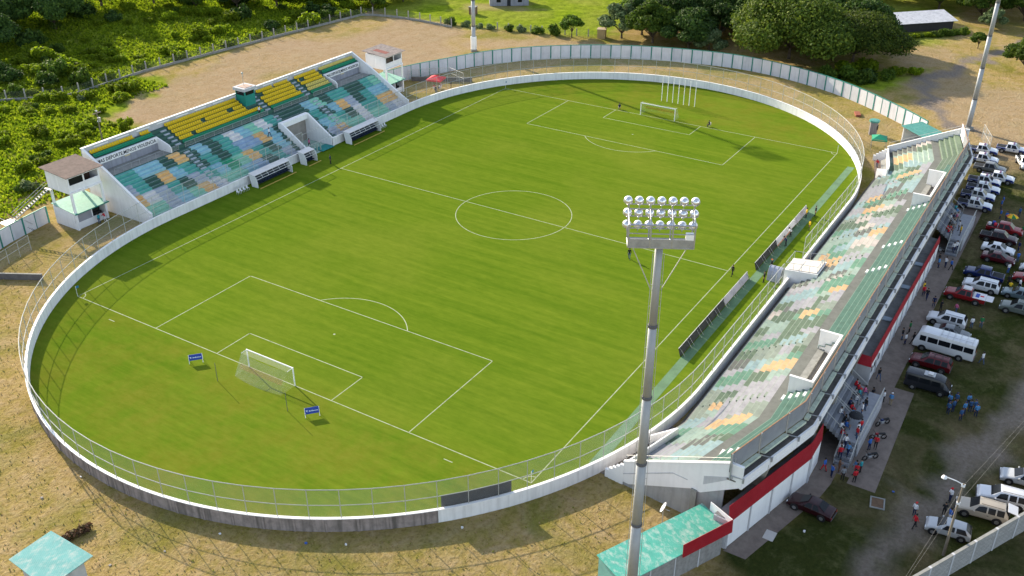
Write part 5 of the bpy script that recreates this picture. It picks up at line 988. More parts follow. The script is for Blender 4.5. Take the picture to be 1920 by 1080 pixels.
car('parked_car', 'sedan', 'maroon sedan parked alone on grass beside the red and white annex', 'car', mr, (-42.4, -60.6), FWD - .08)
car('parked_car', 'hatch', 'silver hatchback parked beside the street light pole', 'car', si, (-38.6, -72.4), FWD + .1)
def hatch_open(t): o = MB().box(-.9, 0, -.68, .68, 0, .06).build('open_tailgate', wh, t); o.location = (-2.1, 0, 1.72); o.rotation_euler = (0, R(-12), 0); MB().box(-2.36, -2.2, -.6, .6, .75, 1.6).build('open_boot', DARK, t)
car('parked_car', 'suv', 'beige estate with raised tailgate parked against the block wall', 'car', be, (-34.3, -74.6), FWD + .12, load=hatch_open)
car('parked_car', 'suv', 'white station wagon parked beyond the beige estate at the block wall', 'car', wh, (-31.3, -76.0), FWD + .15)
car('parked_car', 'sedan', 'silver sedan on grass between the gravel road and block wall', 'car', si, (-27.0, -77.4), FWD + .15)
def rack(t):
    for x in (-1.2, -.3): MB().box(x, x + .05, -.6, .6, 1.78, 1.82).build('roof_bar', BLACK, t)
car('parked_car', 'suv', 'dark red estate with roof bars beside the white minibus', 'car', P_('dark_red', (.10, .006, .010)), (-10.2, -64.9), FWD, load=rack)
car('parked_car', 'suv', 'white crossover parked behind the white minibus', 'car', wh, (1.2, -64.5), FWD)
car('parked_car', 'sedan', 'grey sedan squeezed between the white minibus and white crossover', 'car', gy, (-1.6, -65.6), AWY)
car('parked_car', 'suv', 'white crossover beside the red pickup with printed cloth', 'car', wh, (13.2, -66.6), FWD)
car('parked_car', 'sedan', 'dark red sedan parked beside a white sedan near the far staircase', 'car', P_('wine', (.075, .006, .012)), (23.3, -67.2), AWY)
car('parked_car', 'sedan', 'white sedan between the dark red sedan and dark red pickup', 'car', wh, (26.4, -66.7), AWY)
car('parked_car', 'sedan', 'blue grey sedan parked behind the row, beside a grey green crossover', 'car', tl, (13.5, -71.4), FWD); car('parked_car', 'suv', 'grey green crossover parked behind the row beside the gravel road', 'car', P_('grey_green', (.12, .14, .13)), (9.2, -71.9), FWD)
car('parked_car', 'sedan', 'bright red car at the gravel road edge beyond the blue grey sedan', 'car', rd, (19.0, -72.0), FWD); car('parked_car', 'sedan', 'silver car beside the bright red car at the gravel road', 'car', si, (22.4, -72.4), FWD)
def cloth(t):
    MB().box(-2.62, -1.05, -.95, .95, 1.06, 1.10).build('printed_cloth', wc, t); MB().box(-3.5, -2.63, -.85, .8, .98, 1.02).build('cloth_flap', wc, t); MB().box(-2.35, -1.9, -.2, .15, 1.102, 1.112).build('cloth_print', mat('red_print', (.6, .03, .05), .8, .1, 1), t); MB().box(-1.8, -1.35, -.6, .6, 1.102, 1.112).build('cloth_print', mat('blue_print', (.05, .10, .4), .8, .1, 1), t); MB().box(-.7, .3, -.5, .5, 1.80, 1.95).build('roof_load', wc, t)
car('parked_pickup', 'pickup', 'red pickup with white printed cloth over its bed', 'pickup', rd, (9.1, -65.2), FWD, load=cloth)
car('parked_pickup', 'pickup', 'navy double cab pickup between the white crossover and dark red sedan', 'pickup', nv, (16.8, -66.3), FWD)
car('parked_pickup', 'pickup', 'dark red pickup with long bed beside the white sedan', 'pickup', mr, (30.2, -66.2), AWY)
def bundle(t):
    for x, y, c in ((-2.2, -.3, wc), (-1.7, .3, mat('blue_print', (.05, .10, .4))), (-1.4, -.3, mat('red_print', (.6, .03, .05)))): MB().box(x - .22, x + .22, y - .25, y + .25, 1.05, 1.5).build('bundle', c, t, bevel=.08)
car('parked_pickup', 'pickup', 'red pickup loaded with bundles beside the dark red pickup', 'pickup', rd, (33.8, -66.5), AWY, load=bundle)
car('parked_pickup', 'pickup', 'dark grey pickup among the blue and white patrol pickups', 'pickup', gy, (58.6, -60.4), AWY)
car('parked_pickup', 'pickup', 'plain white pickup facing along the bare track beyond the patrol pickups', 'pickup', wh, (64.6, -65.0), R(200))
def police(t):
    MB().box(.0, .28, -.55, .55, 1.78, 1.90).build('light_bar', mat('light_bar', (.10, .02, .10), .3, .1, 1), t, bevel=.03)
    for s in (-1, 1): MB().box(-2.45, -1.15, s * .92 - .012, s * .92 + .012, .68, .80).build('white_stripe', wh, t); MB().lathe([(0, 0), (.13, 0), (.13, .01)], 8).build('door_badge', mat('badge_blue', (.03, .06, .2)), t).matrix_local = Matrix.Translation((.35, s * .925, .82)) @ Matrix.Rotation(R(-90 * s), 4, 'X')
SEG = [1, 1, 0, 0, 0, 1, 1]; TOP = [1, 1, 0, 0, 0, 0, 0]
pol = car('patrol_pickup', 'pickup', 'blue and white patrol pickup parked in the row behind the grandstand', 'pickup', [wh, bl], (41.0, -61.0), AWY + .05, 'patrol pickups behind the grandstand', SEG, TOP, police)
for (x, y, a) in ((45.1, -60.8, .04), (48.6, -61.0, .06), (52.1, -60.6, .03), (54.8, -62.3, .05), (62.6, -58.6, .04), (67.3, -57.8, .05)):
    c = copy_tree(pol); c.location = (x, y, 0); c.rotation_euler[2] = AWY + a
c = copy_tree(pol); c.location = (70.5, -62.2, 0); c.rotation_euler[2] = AWY + .02; c['label'] = 'blue and white patrol pickup standing alone beside the tube gate frame'
# minibus and van
def bus():
    t = thing('minibus', 'white minibus with roof rack tubes and dark windows', 'minibus', (-6.0, -65.6, 0), FWD - .02); W = 2.06
    st = [(-3.45, 1.3, 2.35, .86), (-3.38, 1.35, 2.55, .90), (2.55, 1.35, 2.6, .90), (3.05, 1.3, 2.45, .86), (3.42, 1.15, 1.32, .84), (3.52, .8, .95, .80)]
    welded(loft(st, W, .38, [wh]), 'body', [wh], t, .07)
    glassq(t, 'windshield', [(3.05, -.86, 2.42), (3.05, .86, 2.42), (3.42, .86, 1.36), (3.42, -.86, 1.36)], (.03, 0, .0)); glassq(t, 'rear_window', [(-3.46, -.75, 2.3), (-3.46, .75, 2.3), (-3.46, .8, 1.45), (-3.46, -.8, 1.45)], (-.03, 0, 0))
    for s in (-1, 1):
        for a, b in ((-3.3, -2.2), (-2.15, -.75), (-.7, .7), (.75, 1.95), (2.1, 2.85)):
            y = lambda z: s * (W / 2 + (.90 - W / 2) * (z - 1.35) / 1.22); glassq(t, 'side_window', [(a, y(1.42), 1.42), (b, y(1.42), 1.42), (b, y(2.12), 2.12), (a, y(2.12), 2.12)], (0, s * .014, .004))
    wheels(t, 0, W, 2.35, -1.9, 1.12); lights(t, 3.5, -3.46, W, .85, 1.0); mirrors(t, 3.1, W, 1.5, wh)
    for k in range(6): x = -3.0 + .72 * k; MB().path([(x, -.95, 2.4), (x, -.8, 2.72), (x, .8, 2.72), (x, .95, 2.4)], .025, 5).build('rack_tube', STEEL, t)
    for s in (-1, 1): MB().tube((-3.1, s * .6, 2.74), (.7, s * .6, 2.74), .025, n=5).build('rack_tube', STEEL, t)
bus()
def van():
    t = thing('parked_van', 'black passenger van beside the grey staircase apron', 'van', (-15.1, -65.6, 0), AWY + .03); W = 1.84
    st = [(-2.45, 1.1, 1.95, .70), (-2.38, 1.12, 2.0, .74), (1.15, 1.12, 2.02, .74), (1.75, 1.1, 1.8, .72), (2.35, .95, 1.08, .74), (2.5, .7, .8, .66)]
    welded(loft(st, W, .30, [bk_]), 'body', [bk_], t, .07); glassq(t, 'windshield', [(1.75, -.72, 1.8), (1.75, .72, 1.8), (2.35, .74, 1.08), (2.35, -.74, 1.08)], (.02, 0, .02)); glassq(t, 'rear_window', [(-2.45, -.6, 1.85), (-2.45, .6, 1.85), (-2.45, .7, 1.2), (-2.45, -.7, 1.2)], (-.03, 0, 0))
    for s in (-1, 1):
        for a, b in ((-2.25, -1.0), (-.95, .3), (.4, 1.35)): y = lambda z: s * (W / 2 + (.74 - W / 2) * (z - 1.12) / .88); glassq(t, 'side_window', [(a, y(1.18), 1.18), (b, y(1.18), 1.18), (b, y(1.75), 1.75), (a, y(1.75), 1.75)], (0, s * .014, .004))
    wheels(t, 0, W, 1.55, -1.5, 1.0); lights(t, 2.48, -2.46, W, .85, 1.1); mirrors(t, 1.7, W, 1.2, bk_)
    MB().box(-.6, .6, -.5, .5, 2.03, 2.12).build('roof_rack', STEEL, t); MB().box(-.2, .35, -.3, .3, 2.12, 2.3).build('roof_bag', wc, t, bevel=.08)
van()
def motorbike(x, y, rz, label, col):
    t = thing('motorbike', label, 'motorbike', (x, y, .0), rz)
    for px in (-.65, .65): o = put('wheel', MB().lathe([(.24, -.05), (.31, -.05), (.32, 0), (.31, .05), (.24, .05)], 14).mesh('bike_tyre', BLACK), t, (px, 0, .32)); o.rotation_euler = (R(90), 0, 0)
    m_ = MB(); m_.path([(-.65, 0, .32), (-.2, 0, .5), (.35, 0, .55), (.5, 0, .85), (.65, 0, .32)], .04, 6); m_.build('bike_frame', STEEL, t); MB().hexa([(0, -.12, .62), (.4, -.1, .65), (.4, .1, .65), (0, .12, .62), (.02, -.12, .85), (.35, -.08, .88), (.35, .08, .88), (.02, .12, .85)]).build('fuel_tank', col, t, bevel=.03); MB().box(-.75, 0, -.13, .13, .70, .80).build('bike_seat', BLACK, t, bevel=.03); MB().box(-.15, .3, -.12, .12, .25, .55).build('engine', STEEL, t, bevel=.03); MB().tube((.45, -.35, .98), (.45, .35, .98), .025, n=5).build('handlebar', BLACK, t)
motorbike(-31.5, -63.4, 2.4, 'black motorbike parked beside the foot of the near staircase', bk_); motorbike(-27.6, -63.2, 2.2, 'red motorbike parked along the near staircase wall', rd); motorbike(-24.8, -63.0, 2.5, 'navy motorbike parked along the near staircase wall', nv); motorbike(22.0, -59.6, 2.4, 'dark motorbike parked under the far staircase', gy)
# ------------------------------------------------------------------ people
def capsule(mb, a, b, ra, rb, n=10):
    a, b = Vector(a), Vector(b); d = b - a; L = max(d.length, 1e-4); q = d.to_track_quat('Z', 'Y'); i = len(mb.v); rings = []
    for k in range(1, 4): t = math.pi / 2 * (1 - k / 4); rings.append((a, ra * math.cos(t), -ra * math.sin(t)))
    rings += [(a, ra, 0), (b, rb, 0)]
    for k in range(1, 4): t = math.pi / 2 * k / 4; rings.append((b, rb * math.cos(t), rb * math.sin(t)))
    for c, r, o in rings:
        for k in range(n): t = 2 * math.pi * k / n; mb.v.append(tuple(c + q @ Vector((r * math.cos(t), r * math.sin(t), o))))
    for j in range(len(rings) - 1):
        for k in range(n): mb.f.append((i + j * n + k, i + j * n + (k + 1) % n, i + (j + 1) * n + (k + 1) % n, i + (j + 1) * n + k)); mb.m.append(0)
    mb.f.append(tuple(range(i + n - 1, i - 1, -1))); mb.m.append(0); e = i + (len(rings) - 1) * n; mb.f.append(tuple(range(e, e + n))); mb.m.append(0)
def body(pose):
    """one continuous figure: joints -> tapered capsules -> fused by voxel remesh; fingers added to the palms"""
    J = dict(pel=(0, 0, .95), ch=(0, 0, 1.30), nk=(0, .0, 1.50), hd=(.02, 0, 1.63))
    sit = pose == 'sit'
    if sit: J = dict(pel=(0, 0, .52), ch=(.06, 0, .86), nk=(.10, 0, 1.06), hd=(.14, 0, 1.19))
    if pose == 'lean': J = dict(pel=(0, 0, .92), ch=(.16, 0, 1.22), nk=(.27, 0, 1.38), hd=(.36, 0, 1.48))
    V = {k: Vector(v) for k, v in J.items()}; mb = MB(); H = []
    capsule(mb, V['pel'], V['pel'] + Vector((0, 0, .12)), .145, .14); capsule(mb, V['pel'] + Vector((0, 0, .1)), V['ch'], .135, .155)
    for s in (-1, 1): capsule(mb, V['ch'] + Vector((0, s * .05, -.02)), V['ch'] + Vector((0, s * .115, .08)), .12, .085); capsule(mb, V['pel'] + Vector((0, s * .04, 0)), V['pel'] + Vector((0, s * .09, -.05)), .12, .105)
    capsule(mb, V['ch'] + Vector((0, 0, .1)), V['nk'] + Vector((0, 0, .04)), .09, .058); capsule(mb, V['hd'] + Vector((0, 0, -.035)), V['hd'] + Vector((-.015, 0, .05)), .083, .10); capsule(mb, V['hd'] + Vector((.075, 0, -.03)), V['hd'] + Vector((.095, 0, -.005)), .02, .016)
    for s in (-1, 1): capsule(mb, V['hd'] + Vector((-.01, s * .10, -.02)), V['hd'] + Vector((-.01, s * .105, .02)), .02, .018)
    sw = {'stand': (.04, -.03), 'walk': (.30, -.26), 'arms': (.03, -.05), 'lean': (.05, -.12), 'sit': (0, 0)}[pose]
    for s, w_ in ((1, sw[0]), (-1, sw[1])):
        hip = V['pel'] + Vector((0, s * .095, -.05))
        if sit: kn_ = hip + Vector((.43, s * .03, .02)); an = kn_ + Vector((.05, 0, -.42)); 
        else: kn_ = hip + Vector((w_ * .55 + .02, s * .01, -.43)); an = Vector((hip.x + w_, hip.y + s * .015, .09))
        capsule(mb, hip, kn_, .092, .062); capsule(mb, kn_, kn_.lerp(an, .35), .060, .060); capsule(mb, kn_.lerp(an, .35), an, .060, .042); capsule(mb, an + Vector((-.03, 0, -.045)), an + Vector((.15, 0, -.05)), .043, .035)
        sh = V['ch'] + Vector((0, s * .185, .10))
        if pose == 'arms' : el = sh + Vector((.04, s * .06, -.29)); wr = el + Vector((.20, -s * .16, .06))
        elif sit or pose == 'lean': el = sh + Vector((.12, s * .05, -.27)); wr = el + Vector((.24, -s * .05, -.08))
        elif pose == 'walk': el = sh + Vector((-w_ * .35, s * .05, -.28)); wr = el + Vector((-w_ * .35 + .06, -s * .01, -.24))
        else: el = sh + Vector((-.02, s * .06, -.29)); wr = el + Vector((.07, -s * .01, -.25))
        capsule(mb, sh, el, .056, .043); capsule(mb, el, wr, .042, .030); hd = (wr - el).normalized(); capsule(mb, wr, wr + hd * .08, .032, .036); H.append((wr + hd * .08, hd, s))
    me = mb.mesh('figure', [BLACK]); o = put('figure', me); md = o.modifiers.new('r', 'REMESH'); md.mode = 'VOXEL'; md.voxel_size = .020; ms = o.modifiers.new('s', 'SMOOTH'); ms.factor = .5; ms.iterations = 3; md2 = o.modifiers.new('d', 'DECIMATE'); md2.ratio = .35
    dg = bpy.context.evaluated_depsgraph_get(); out = bpy.data.meshes.new_from_object(o.evaluated_get(dg)); bpy.data.objects.remove(o)
    fb = MB()
    for p, d, s in H:
        q = d.to_track_quat('Z', 'Y')
        for k, (off, ln) in enumerate(((-.027, .062), (-.009, .072), (.009, .068), (.027, .052))): a = p + q @ Vector((off, 0, .01)); m1 = a + q @ Vector((off * .2, .006, ln * .55)); fb.tube(a, m1, .0095, .0085, n=5); fb.tube(m1, m1 + q @ Vector((0, .022, ln * .45)), .0085, .006, n=5)
        a = p + q @ Vector((.034 * -s, 0, -.035)); fb.tube(a, a + q @ Vector((-s * .028, .01, .035)), .011, .009, n=5); fb.tube(a + q @ Vector((-s * .028, .01, .035)), a + q @ Vector((-s * .034, .018, .062)), .009, .007, n=5)
    bm = bmesh.new(); bm.from_mesh(out); t2 = bpy.data.meshes.new('t'); t2.from_pydata(fb.v, [], fb.f); bm.from_mesh(t2); bpy.data.meshes.remove(t2)
    bm.to_mesh(out); bm.free(); out.materials.clear()
    for _ in range(4): out.materials.append(BLACK)
    hx = V['hd']; mi = []
    for p in out.polygons:
        c = Vector(p.center); dz = (c - V['nk']).length
        hand = min((c - h[0]).length for h in H) < .16; leg = (c.z < V['pel'].z + .02) if not sit else (c.z < .62 and (c.x > .12 or c.z < .50))
        arm = abs(c.y) > .19 and not leg
        if hand: k = 0
        elif c.z > V['nk'].z - .01 or (c - hx).length < .16: k = 0
        elif c.z < .115 and c.z > -1 and not sit: k = 3
        elif sit and c.z < .13: k = 3
        elif leg: k = 2
        else: k = 1
        mi.append(k)
    out.polygons.foreach_set('material_index', mi); out.polygons.foreach_set('use_smooth', [True] * len(mi)); out.update()
    hr = MB(); hr.lathe([(.108, -.02), (.112, .02), (.105, .065), (.075, .105), (.0, .118)], 12, c=(-.012, 0, .035)); hb = [(v[0] + hx.x - .006, v[1] + hx.y, v[2] + hx.z) for v in hr.v]; hr.v = hb
    hair = hr.mesh('hair', [BLACK], True)
    cp = MB(); cp.lathe([(.114, .0), (.115, .04), (.09, .09), (.0, .12)], 12, c=(hx.x - .008, hx.y, hx.z + .03)); cp.hexa([(hx.x + .06, -.08, hx.z + .03), (hx.x + .21, -.05, hx.z + .02), (hx.x + .21, .05, hx.z + .02), (hx.x + .06, .08, hx.z + .03), (hx.x + .06, -.08, hx.z + .045), (hx.x + .21, -.05, hx.z + .035), (hx.x + .21, .05, hx.z + .035), (hx.x + .06, .08, hx.z + .045)])
    return out, hair, cp.mesh('cap', [BLACK], False)
BODY = {p: body(p) for p in ('stand', 'walk', 'arms', 'sit', 'lean')}
SKIN = [flat('skin_tan', (.34, .19, .115), .6), flat('skin_brown', (.20, .105, .062), .6)]; HAIR = flat('hair_black', (.012, .010, .009), .6); SHOE = flat('shoe_dark', (.03, .03, .03), .6)
CLO = {'red': (.50, .015, .025), 'white': (.68, .68, .70), 'blue': (.03, .12, .42), 'navy': (.012, .02, .07), 'black': (.015, .015, .018), 'green': (.02, .16, .05), 'yellow': (.72, .47, .02), 'grey': (.22, .23, .25), 'teal': (.03, .30, .34), 'sky': (.07, .22, .45), 'pink': (.55, .12, .25), 'orange': (.62, .16, .04), 'jeans': (.05, .09, .18), 'khaki': (.28, .22, .13), 'police': (.03, .085, .20), 'brown': (.16, .08, .045)}
CM = {k: flat('cloth_' + k, v, .85) for k, v in CLO.items()}
_pc = [0]
def person(x, y, z, rz, shirt, pants, pose, label, group=None, cap=None, shoe=SHOE):
    _pc[0] += 1; b, hair, capm = BODY[pose]; o = put('person', b, None, (x, y, z), rz); tag(o, label, 'person', group)
    sc_ = .95 + .07 * ((_pc[0] * 37) % 10) / 10; o.scale = (sc_,) * 3
    for i, m in enumerate((SKIN[_pc[0] % 2], CM[shirt], CM[pants], shoe)): o.material_slots[i].link = 'OBJECT'; o.material_slots[i].material = m
    h = put('cap' if cap else 'hair', capm if cap else hair, o); h.material_slots[0].link = 'OBJECT'; h.material_slots[0].material = CM[cap] if cap else HAIR
    return o
def chair(x, y, z, rz, label, col, group):
    t = thing('plastic_chair', label, 'chair', (x, y, z), rz, group); m = CM[col]; MB().box(-.2, .2, -.2, .2, .40, .43).build('seat', m, t); MB().box(-.22, -.19, -.2, .2, .43, .85).build('backrest', m, t)
    for sx in (-1, 1):
        for sy in (-1, 1): MB().tube((sx * .18, sy * .18, 0), (sx * .19, sy * .19, .40), .018, n=5).build('leg', m, t)
person(-4.1, -22.2, .04, R(200), 'black', 'jeans', 'walk', 'person in black shirt walking alone on the pitch below the halfway line')
person(-1.0, -36.6, .04, R(160), 'black', 'black', 'walk', 'person in black standing where the halfway line meets the touchline')
person(.7, 38.6, .04, R(-60), 'navy', 'black', 'stand', 'person in navy standing on the touchline before the short dugout'); person(4.3, 46.8, .20, R(-90), 'pink', 'black', 'walk', 'person in salmon pink shirt on the ramp of the players tunnel'); person(-2.5, 49.55, 3.85, R(-80), 'white', 'navy', 'walk', 'person in white walking down the orange terrace blocks')
for x, y, s, lb in ((23.2, -39.4, 'yellow', 'person in yellow bib at the far end of the touchline boards'), (19.0, -41.2, 'yellow', 'person in yellow bib standing apart behind the white cloth'), (24.6, -40.4, 'black', 'person in black beside the far end of the touchline boards'), (11.9, -39.9, 'navy', 'person in navy leaning on the white draped board'), (3.6, -40.6, 'black', 'person with orange cap behind the touchline boards'), (1.9, -40.9, 'teal', 'person in teal by the hooped tunnel awning'), (-.6, -41.0, 'black', 'person in black on the green runner near the tunnel awning'), (15.3, -39.5, 'white', 'person in white bending at the draped board')):
    person(x, y, .05, R(70 + (x * 53) % 60), s, 'black', 'lean' if 'bending' in lb or 'leaning' in lb else 'stand', lb, cap='orange' if 'orange' in lb else None)
chair(54.28, 8.8, .04, R(-150), 'white stool chair under the photographer left of the far goal', 'white', None); chair(54.28, -10.6, .04, R(150), 'white stool chair under the photographer right of the far goal', 'white', None)
person(54.3, 8.8, -.02, R(-150), 'navy', 'black', 'sit', 'photographer in navy sitting left of the far goal with tall poles'); person(54.3, -10.6, -.02, R(150), 'black', 'navy', 'sit', 'photographer in black sitting right of the far goal with tall poles')
person(42.6, 46.2, 0, .5, 'black', 'jeans', 'stand', 'person in black standing left of the red canopy tent'); person(47.6, 45.8, 0, 2.5, 'black', 'black', 'stand', 'person in black standing right of the red canopy tent')
for x, y, rz, s in ((44.3, 47.9, .3, 'red'), (45.4, 47.1, 2.0, 'white'), (46.3, 47.6, 2.8, 'red')): chair(x, y, 0, rz, 'white plastic chair under the red canopy tent', 'white', 'chairs under the red tent'); person(x + .03 * math.cos(rz), y, -.02, rz, s, 'jeans', 'sit', 'person in red shirt seated under the red canopy tent' if s == 'red' else 'person in white shirt seated under the red canopy tent', 'people under the red tent')
for k, x in enumerate((-17.6, -16.9, -16.2, -15.5)): chair(x, 42.4, .04, R(-90), 'white plastic chair in the short row beside the long dugout', 'white', 'chairs beside the dugout')
for k, x in enumerate((19.2, 19.9, 20.6)): chair(x, 42.2, .04, R(-90), 'white plastic chair in the row at the far dugout end', 'white', 'chairs at the far dugout end')
person(-37.0, 52.3, 0, R(90), 'teal', 'jeans', 'stand', 'person in teal at the hatch of the cabin with mint awning'); person(-36.0, 52.2, 0, R(100), 'red', 'white', 'lean', 'person in red shirt and white trousers at the cabin hatch')
person(.2, 53.0 + 1.25, 6.28, R(-90), 'white', 'black', 'stand', 'person in white standing among yellow seats below the teal booth')
person(50.3, -43.4, .03, R(180), 'red', 'jeans', 'lean', 'person in red leaning over the oval wall near the far corner flag')
# officers in blue
rg = random.Random(11)
for i, (x, y) in enumerate(((-17.2, -68.4), (-16.6, -69.0), (-18.2, -69.0), (-18.0, -70.1), (-17.2, -70.6), (-16.9, -71.0), (-16.2, -70.2), (-18.9, -68.6), (-19.4, -70.0), (-17.8, -71.3))): person(x, y, 0, rg.uniform(0, 6.3), 'police' if i % 3 else 'sky', 'navy', rg.choice(('stand', 'arms')), 'officer in blue shirt in the circle standing on grass near the gravel road', 'officers standing in a circle', cap='navy' if i % 2 else None)
for i in range(14): x = 31.5 + 1.15 * (i % 5) + rg.uniform(-.25, .25); y = -71.6 - .8 * (i // 5) + rg.uniform(-.2, .2); person(x, y, 0, R(90) + rg.uniform(-.4, .4), 'police' if i % 4 else 'white', 'navy', rg.choice(('stand', 'arms')), 'officer in blue shirt standing in the squad by the red pickups', 'officers in a squad', cap='navy')
for x, y, lb in ((41.4, -67.5, 'officer in blue standing by the pickup noses'), (42.2, -69.0, 'officer in blue standing by the pickup noses'), (41.0, -71.0, 'officer in blue standing by the pickup noses'), (39.0, -65.1, 'officer in blue at the front of the patrol row'), (38.6, -66.0, 'officer in blue at the front of the patrol row'), (43.0, -64.6, 'officer in blue at the front of the patrol row'), (44.6, -64.6, 'officer in blue at the front of the patrol row')): person(x, y, 0, rg.uniform(0, 6.3), 'blue' if 'front' in lb else 'police', 'navy', 'stand', lb, 'officers near the patrol pickups', cap='navy')
# people on and round the staircases
cols_ = ['red', 'white', 'blue', 'black', 'sky', 'red', 'navy', 'white', 'grey', 'teal', 'red', 'pink']
def on_stair(x0, k, f): y = -60.25 + .33 * k + .16; return x0 + 10.1 * f, y, 1.6 + .235 * (k + 1) - .235 * 0
for i, (k, f) in enumerate(((0, .05), (1, .12), (0, .2), (1, .26), (0, .45), (1, .50), (2, .55), (1, .70), (2, .76), (1, .82), (2, .88), (0, .93), (3, .90), (3, .3))):
    x, y, z = on_stair(-31.7, k, f); person(x, y, z - .42, R(-90) + rg.uniform(-.3, .3), cols_[i % 12], rg.choice(('jeans', 'navy', 'black')), 'sit', 'person sitting on the upper steps of the near staircase', 'crowd on the near staircase', cap='red' if i in (4, 9) else None)
for i, (x, y) in enumerate(((-31.0, -61.6), (-30.4, -61.5), (-29.6, -61.6), (-25.4, -61.0), (-26.6, -60.9))): person(x, y, 1.6, rg.uniform(0, 6.3), ('red', 'white', 'red', 'black', 'white')[i], 'jeans', 'stand', 'person standing on the landing of the near staircase', 'crowd on the near staircase')
for i, (x, y, z) in enumerate(((-32.6, -60.9, 1.26), (-33.1, -61.4, .75), (-33.6, -60.8, .41), (-33.3, -60.7, .58))): person(x, y, z, R(180) + rg.uniform(-.4, .4), ('white', 'sky', 'red', 'white')[i], 'navy', 'walk', 'person walking on the lower flight of the near staircase', 'crowd on the near staircase')
for x, y, s, p, lb in ((-35.9, -59.9, 'blue', 'red', 'person in blue shirt and red shorts at the staircase foot'), (-36.4, -60.8, 'blue', 'navy', 'person in blue shirt and navy trousers at the staircase foot'), (-36.3, -61.9, 'grey', 'black', 'person in grey shirt at the staircase foot'), (-36.0, -63.0, 'red', 'black', 'person in bright red shirt with dark trousers at the staircase foot'), (-35.0, -62.9, 'red', 'black', 'person in red top beside the staircase handrail'), (-34.2, -63.1, 'teal', 'black', 'person in teal shirt beside the staircase handrail'), (-34.6, -62.7, 'sky', 'jeans', 'person in light blue beside the staircase handrail'), (-35.2, -61.2, 'brown', 'brown', 'person in brown at the staircase foot'), (-29.4, -63.4, 'red', 'black', 'person in red shirt beside the staircase wall motorbikes'), (-30.0, -62.9, 'blue', 'navy', 'person in blue by the staircase wall motorbikes'), (-20.6, -62.8, 'sky', 'khaki', 'person in sky blue shirt and white cap at the staircase end'), (-20.5, -62.0, 'white', 'black', 'person in white shirt leaning at the staircase end'), (-20.7, -60.8, 'black', 'black', 'person in black near the annex end wall'), (-16.2, -60.4, 'black', 'jeans', 'person in black and jeans beside the annex windows'), (-6.6, -61.2, 'white', 'navy', 'person in white shirt between annex and minibus'), (-5.7, -60.6, 'black', 'jeans', 'person in dark clothes between annex and minibus'), (-6.0, -62.0, 'black', 'black', 'person in black near the minibus nose'), (-3.4, -61.0, 'green', 'black', 'person in green shirt near the annex and minibus'), (-6.3, -70.0, 'white', 'jeans', 'person in white shirt behind the minibus'), (2.6, -68.4, 'green', 'jeans', 'person in green shirt behind the white crossover'), (1.8, -67.4, 'white', 'jeans', 'person in white at the tail of the white crossover'), (4.6, -65.0, 'pink', 'jeans', 'person in pink beyond the white crossover'), (4.2, -63.2, 'black', 'black', 'person in black beyond the white crossover'), (4.8, -62.2, 'navy', 'navy', 'person in navy beyond the white crossover'), (7.2, -60.4, 'red', 'navy', 'person in red shirt by the annex wall'), (6.4, -61.0, 'black', 'navy', 'person in black by the annex wall'), (8.2, -60.2, 'yellow', 'navy', 'person in yellow by the annex wall'), (14.6, -70.0, 'yellow', 'black', 'person in yellow shirt behind the white crossover row'), (16.3, -69.6, 'black', 'black', 'person in black behind the navy pickup'), (16.0, -71.0, 'white', 'navy', 'person in white behind the navy pickup'), (20.2, -69.0, 'white', 'blue', 'person in white and blue behind the dark red sedan'), (24.6, -69.6, 'blue', 'jeans', 'person in blue beside the dark red sedan'), (28.3, -69.2, 'navy', 'navy', 'person in navy beside the white sedan nose'), (17.4, -61.2, 'white', 'navy', 'person in white at the foot of the far staircase'), (16.8, -60.4, 'sky', 'navy', 'person in light blue at the foot of the far staircase'), (17.0, -62.0, 'blue', 'black', 'person in blue at the foot of the far staircase'), (18.0, -60.2, 'black', 'navy', 'person in black at the foot of the far staircase'), (34.5, -68.9, 'green', 'black', 'person in green shirt beside the red pickup with bundles'), (-39.6, -69.6, 'red', 'black', 'person in red shirt by the street light pole'), (-37.9, -69.2, 'white', 'navy', 'person in white shirt and red cap crossing the gravel road'), (-36.9, -72.2, 'blue', 'white', 'person in blue shirt and white trousers by the beige estate'), (-36.3, -71.6, 'black', 'black', 'person in black in front of the beige estate'), (-33.9, -71.7, 'white', 'navy', 'person in white and red cap at the white wagon nose')):
    person(x, y, .02, rg.uniform(0, 6.3), s, p, rg.choice(('stand', 'walk', 'arms')), lb, cap='red' if 'red cap' in lb else 'white' if 'white cap' in lb else None)
for i, (k, f) in enumerate(((1, .1), (2, .15), (1, .2), (2, .3), (1, .42), (3, .5), (2, .6), (1, .72), (2, .85), (3, .9))):
    x, y, z = on_stair(24.0, k, f); person(x, y, z - .42, R(-90) + rg.uniform(-.3, .3), cols_[(i * 5) % 12], rg.choice(('jeans', 'navy', 'khaki')), 'sit', 'person sitting on the upper steps of the far staircase', 'crowd on the far staircase')
for i, (x, y) in enumerate(((25.8, -61.3), (27.4, -60.8))): person(x, y, 1.6, 2.0, ('yellow', 'white')[i], 'black', 'stand', ('person in yellow on the landing of the far staircase', 'person in white on the landing of the far staircase')[i])
for i, (x, y, z) in enumerate(((22.3, -61.6, .58), (22.0, -61.3, .41))): person(x, y, z, R(180), 'white', 'navy', 'walk', 'person in white on the lower flight of the far staircase', 'pair on the far staircase')
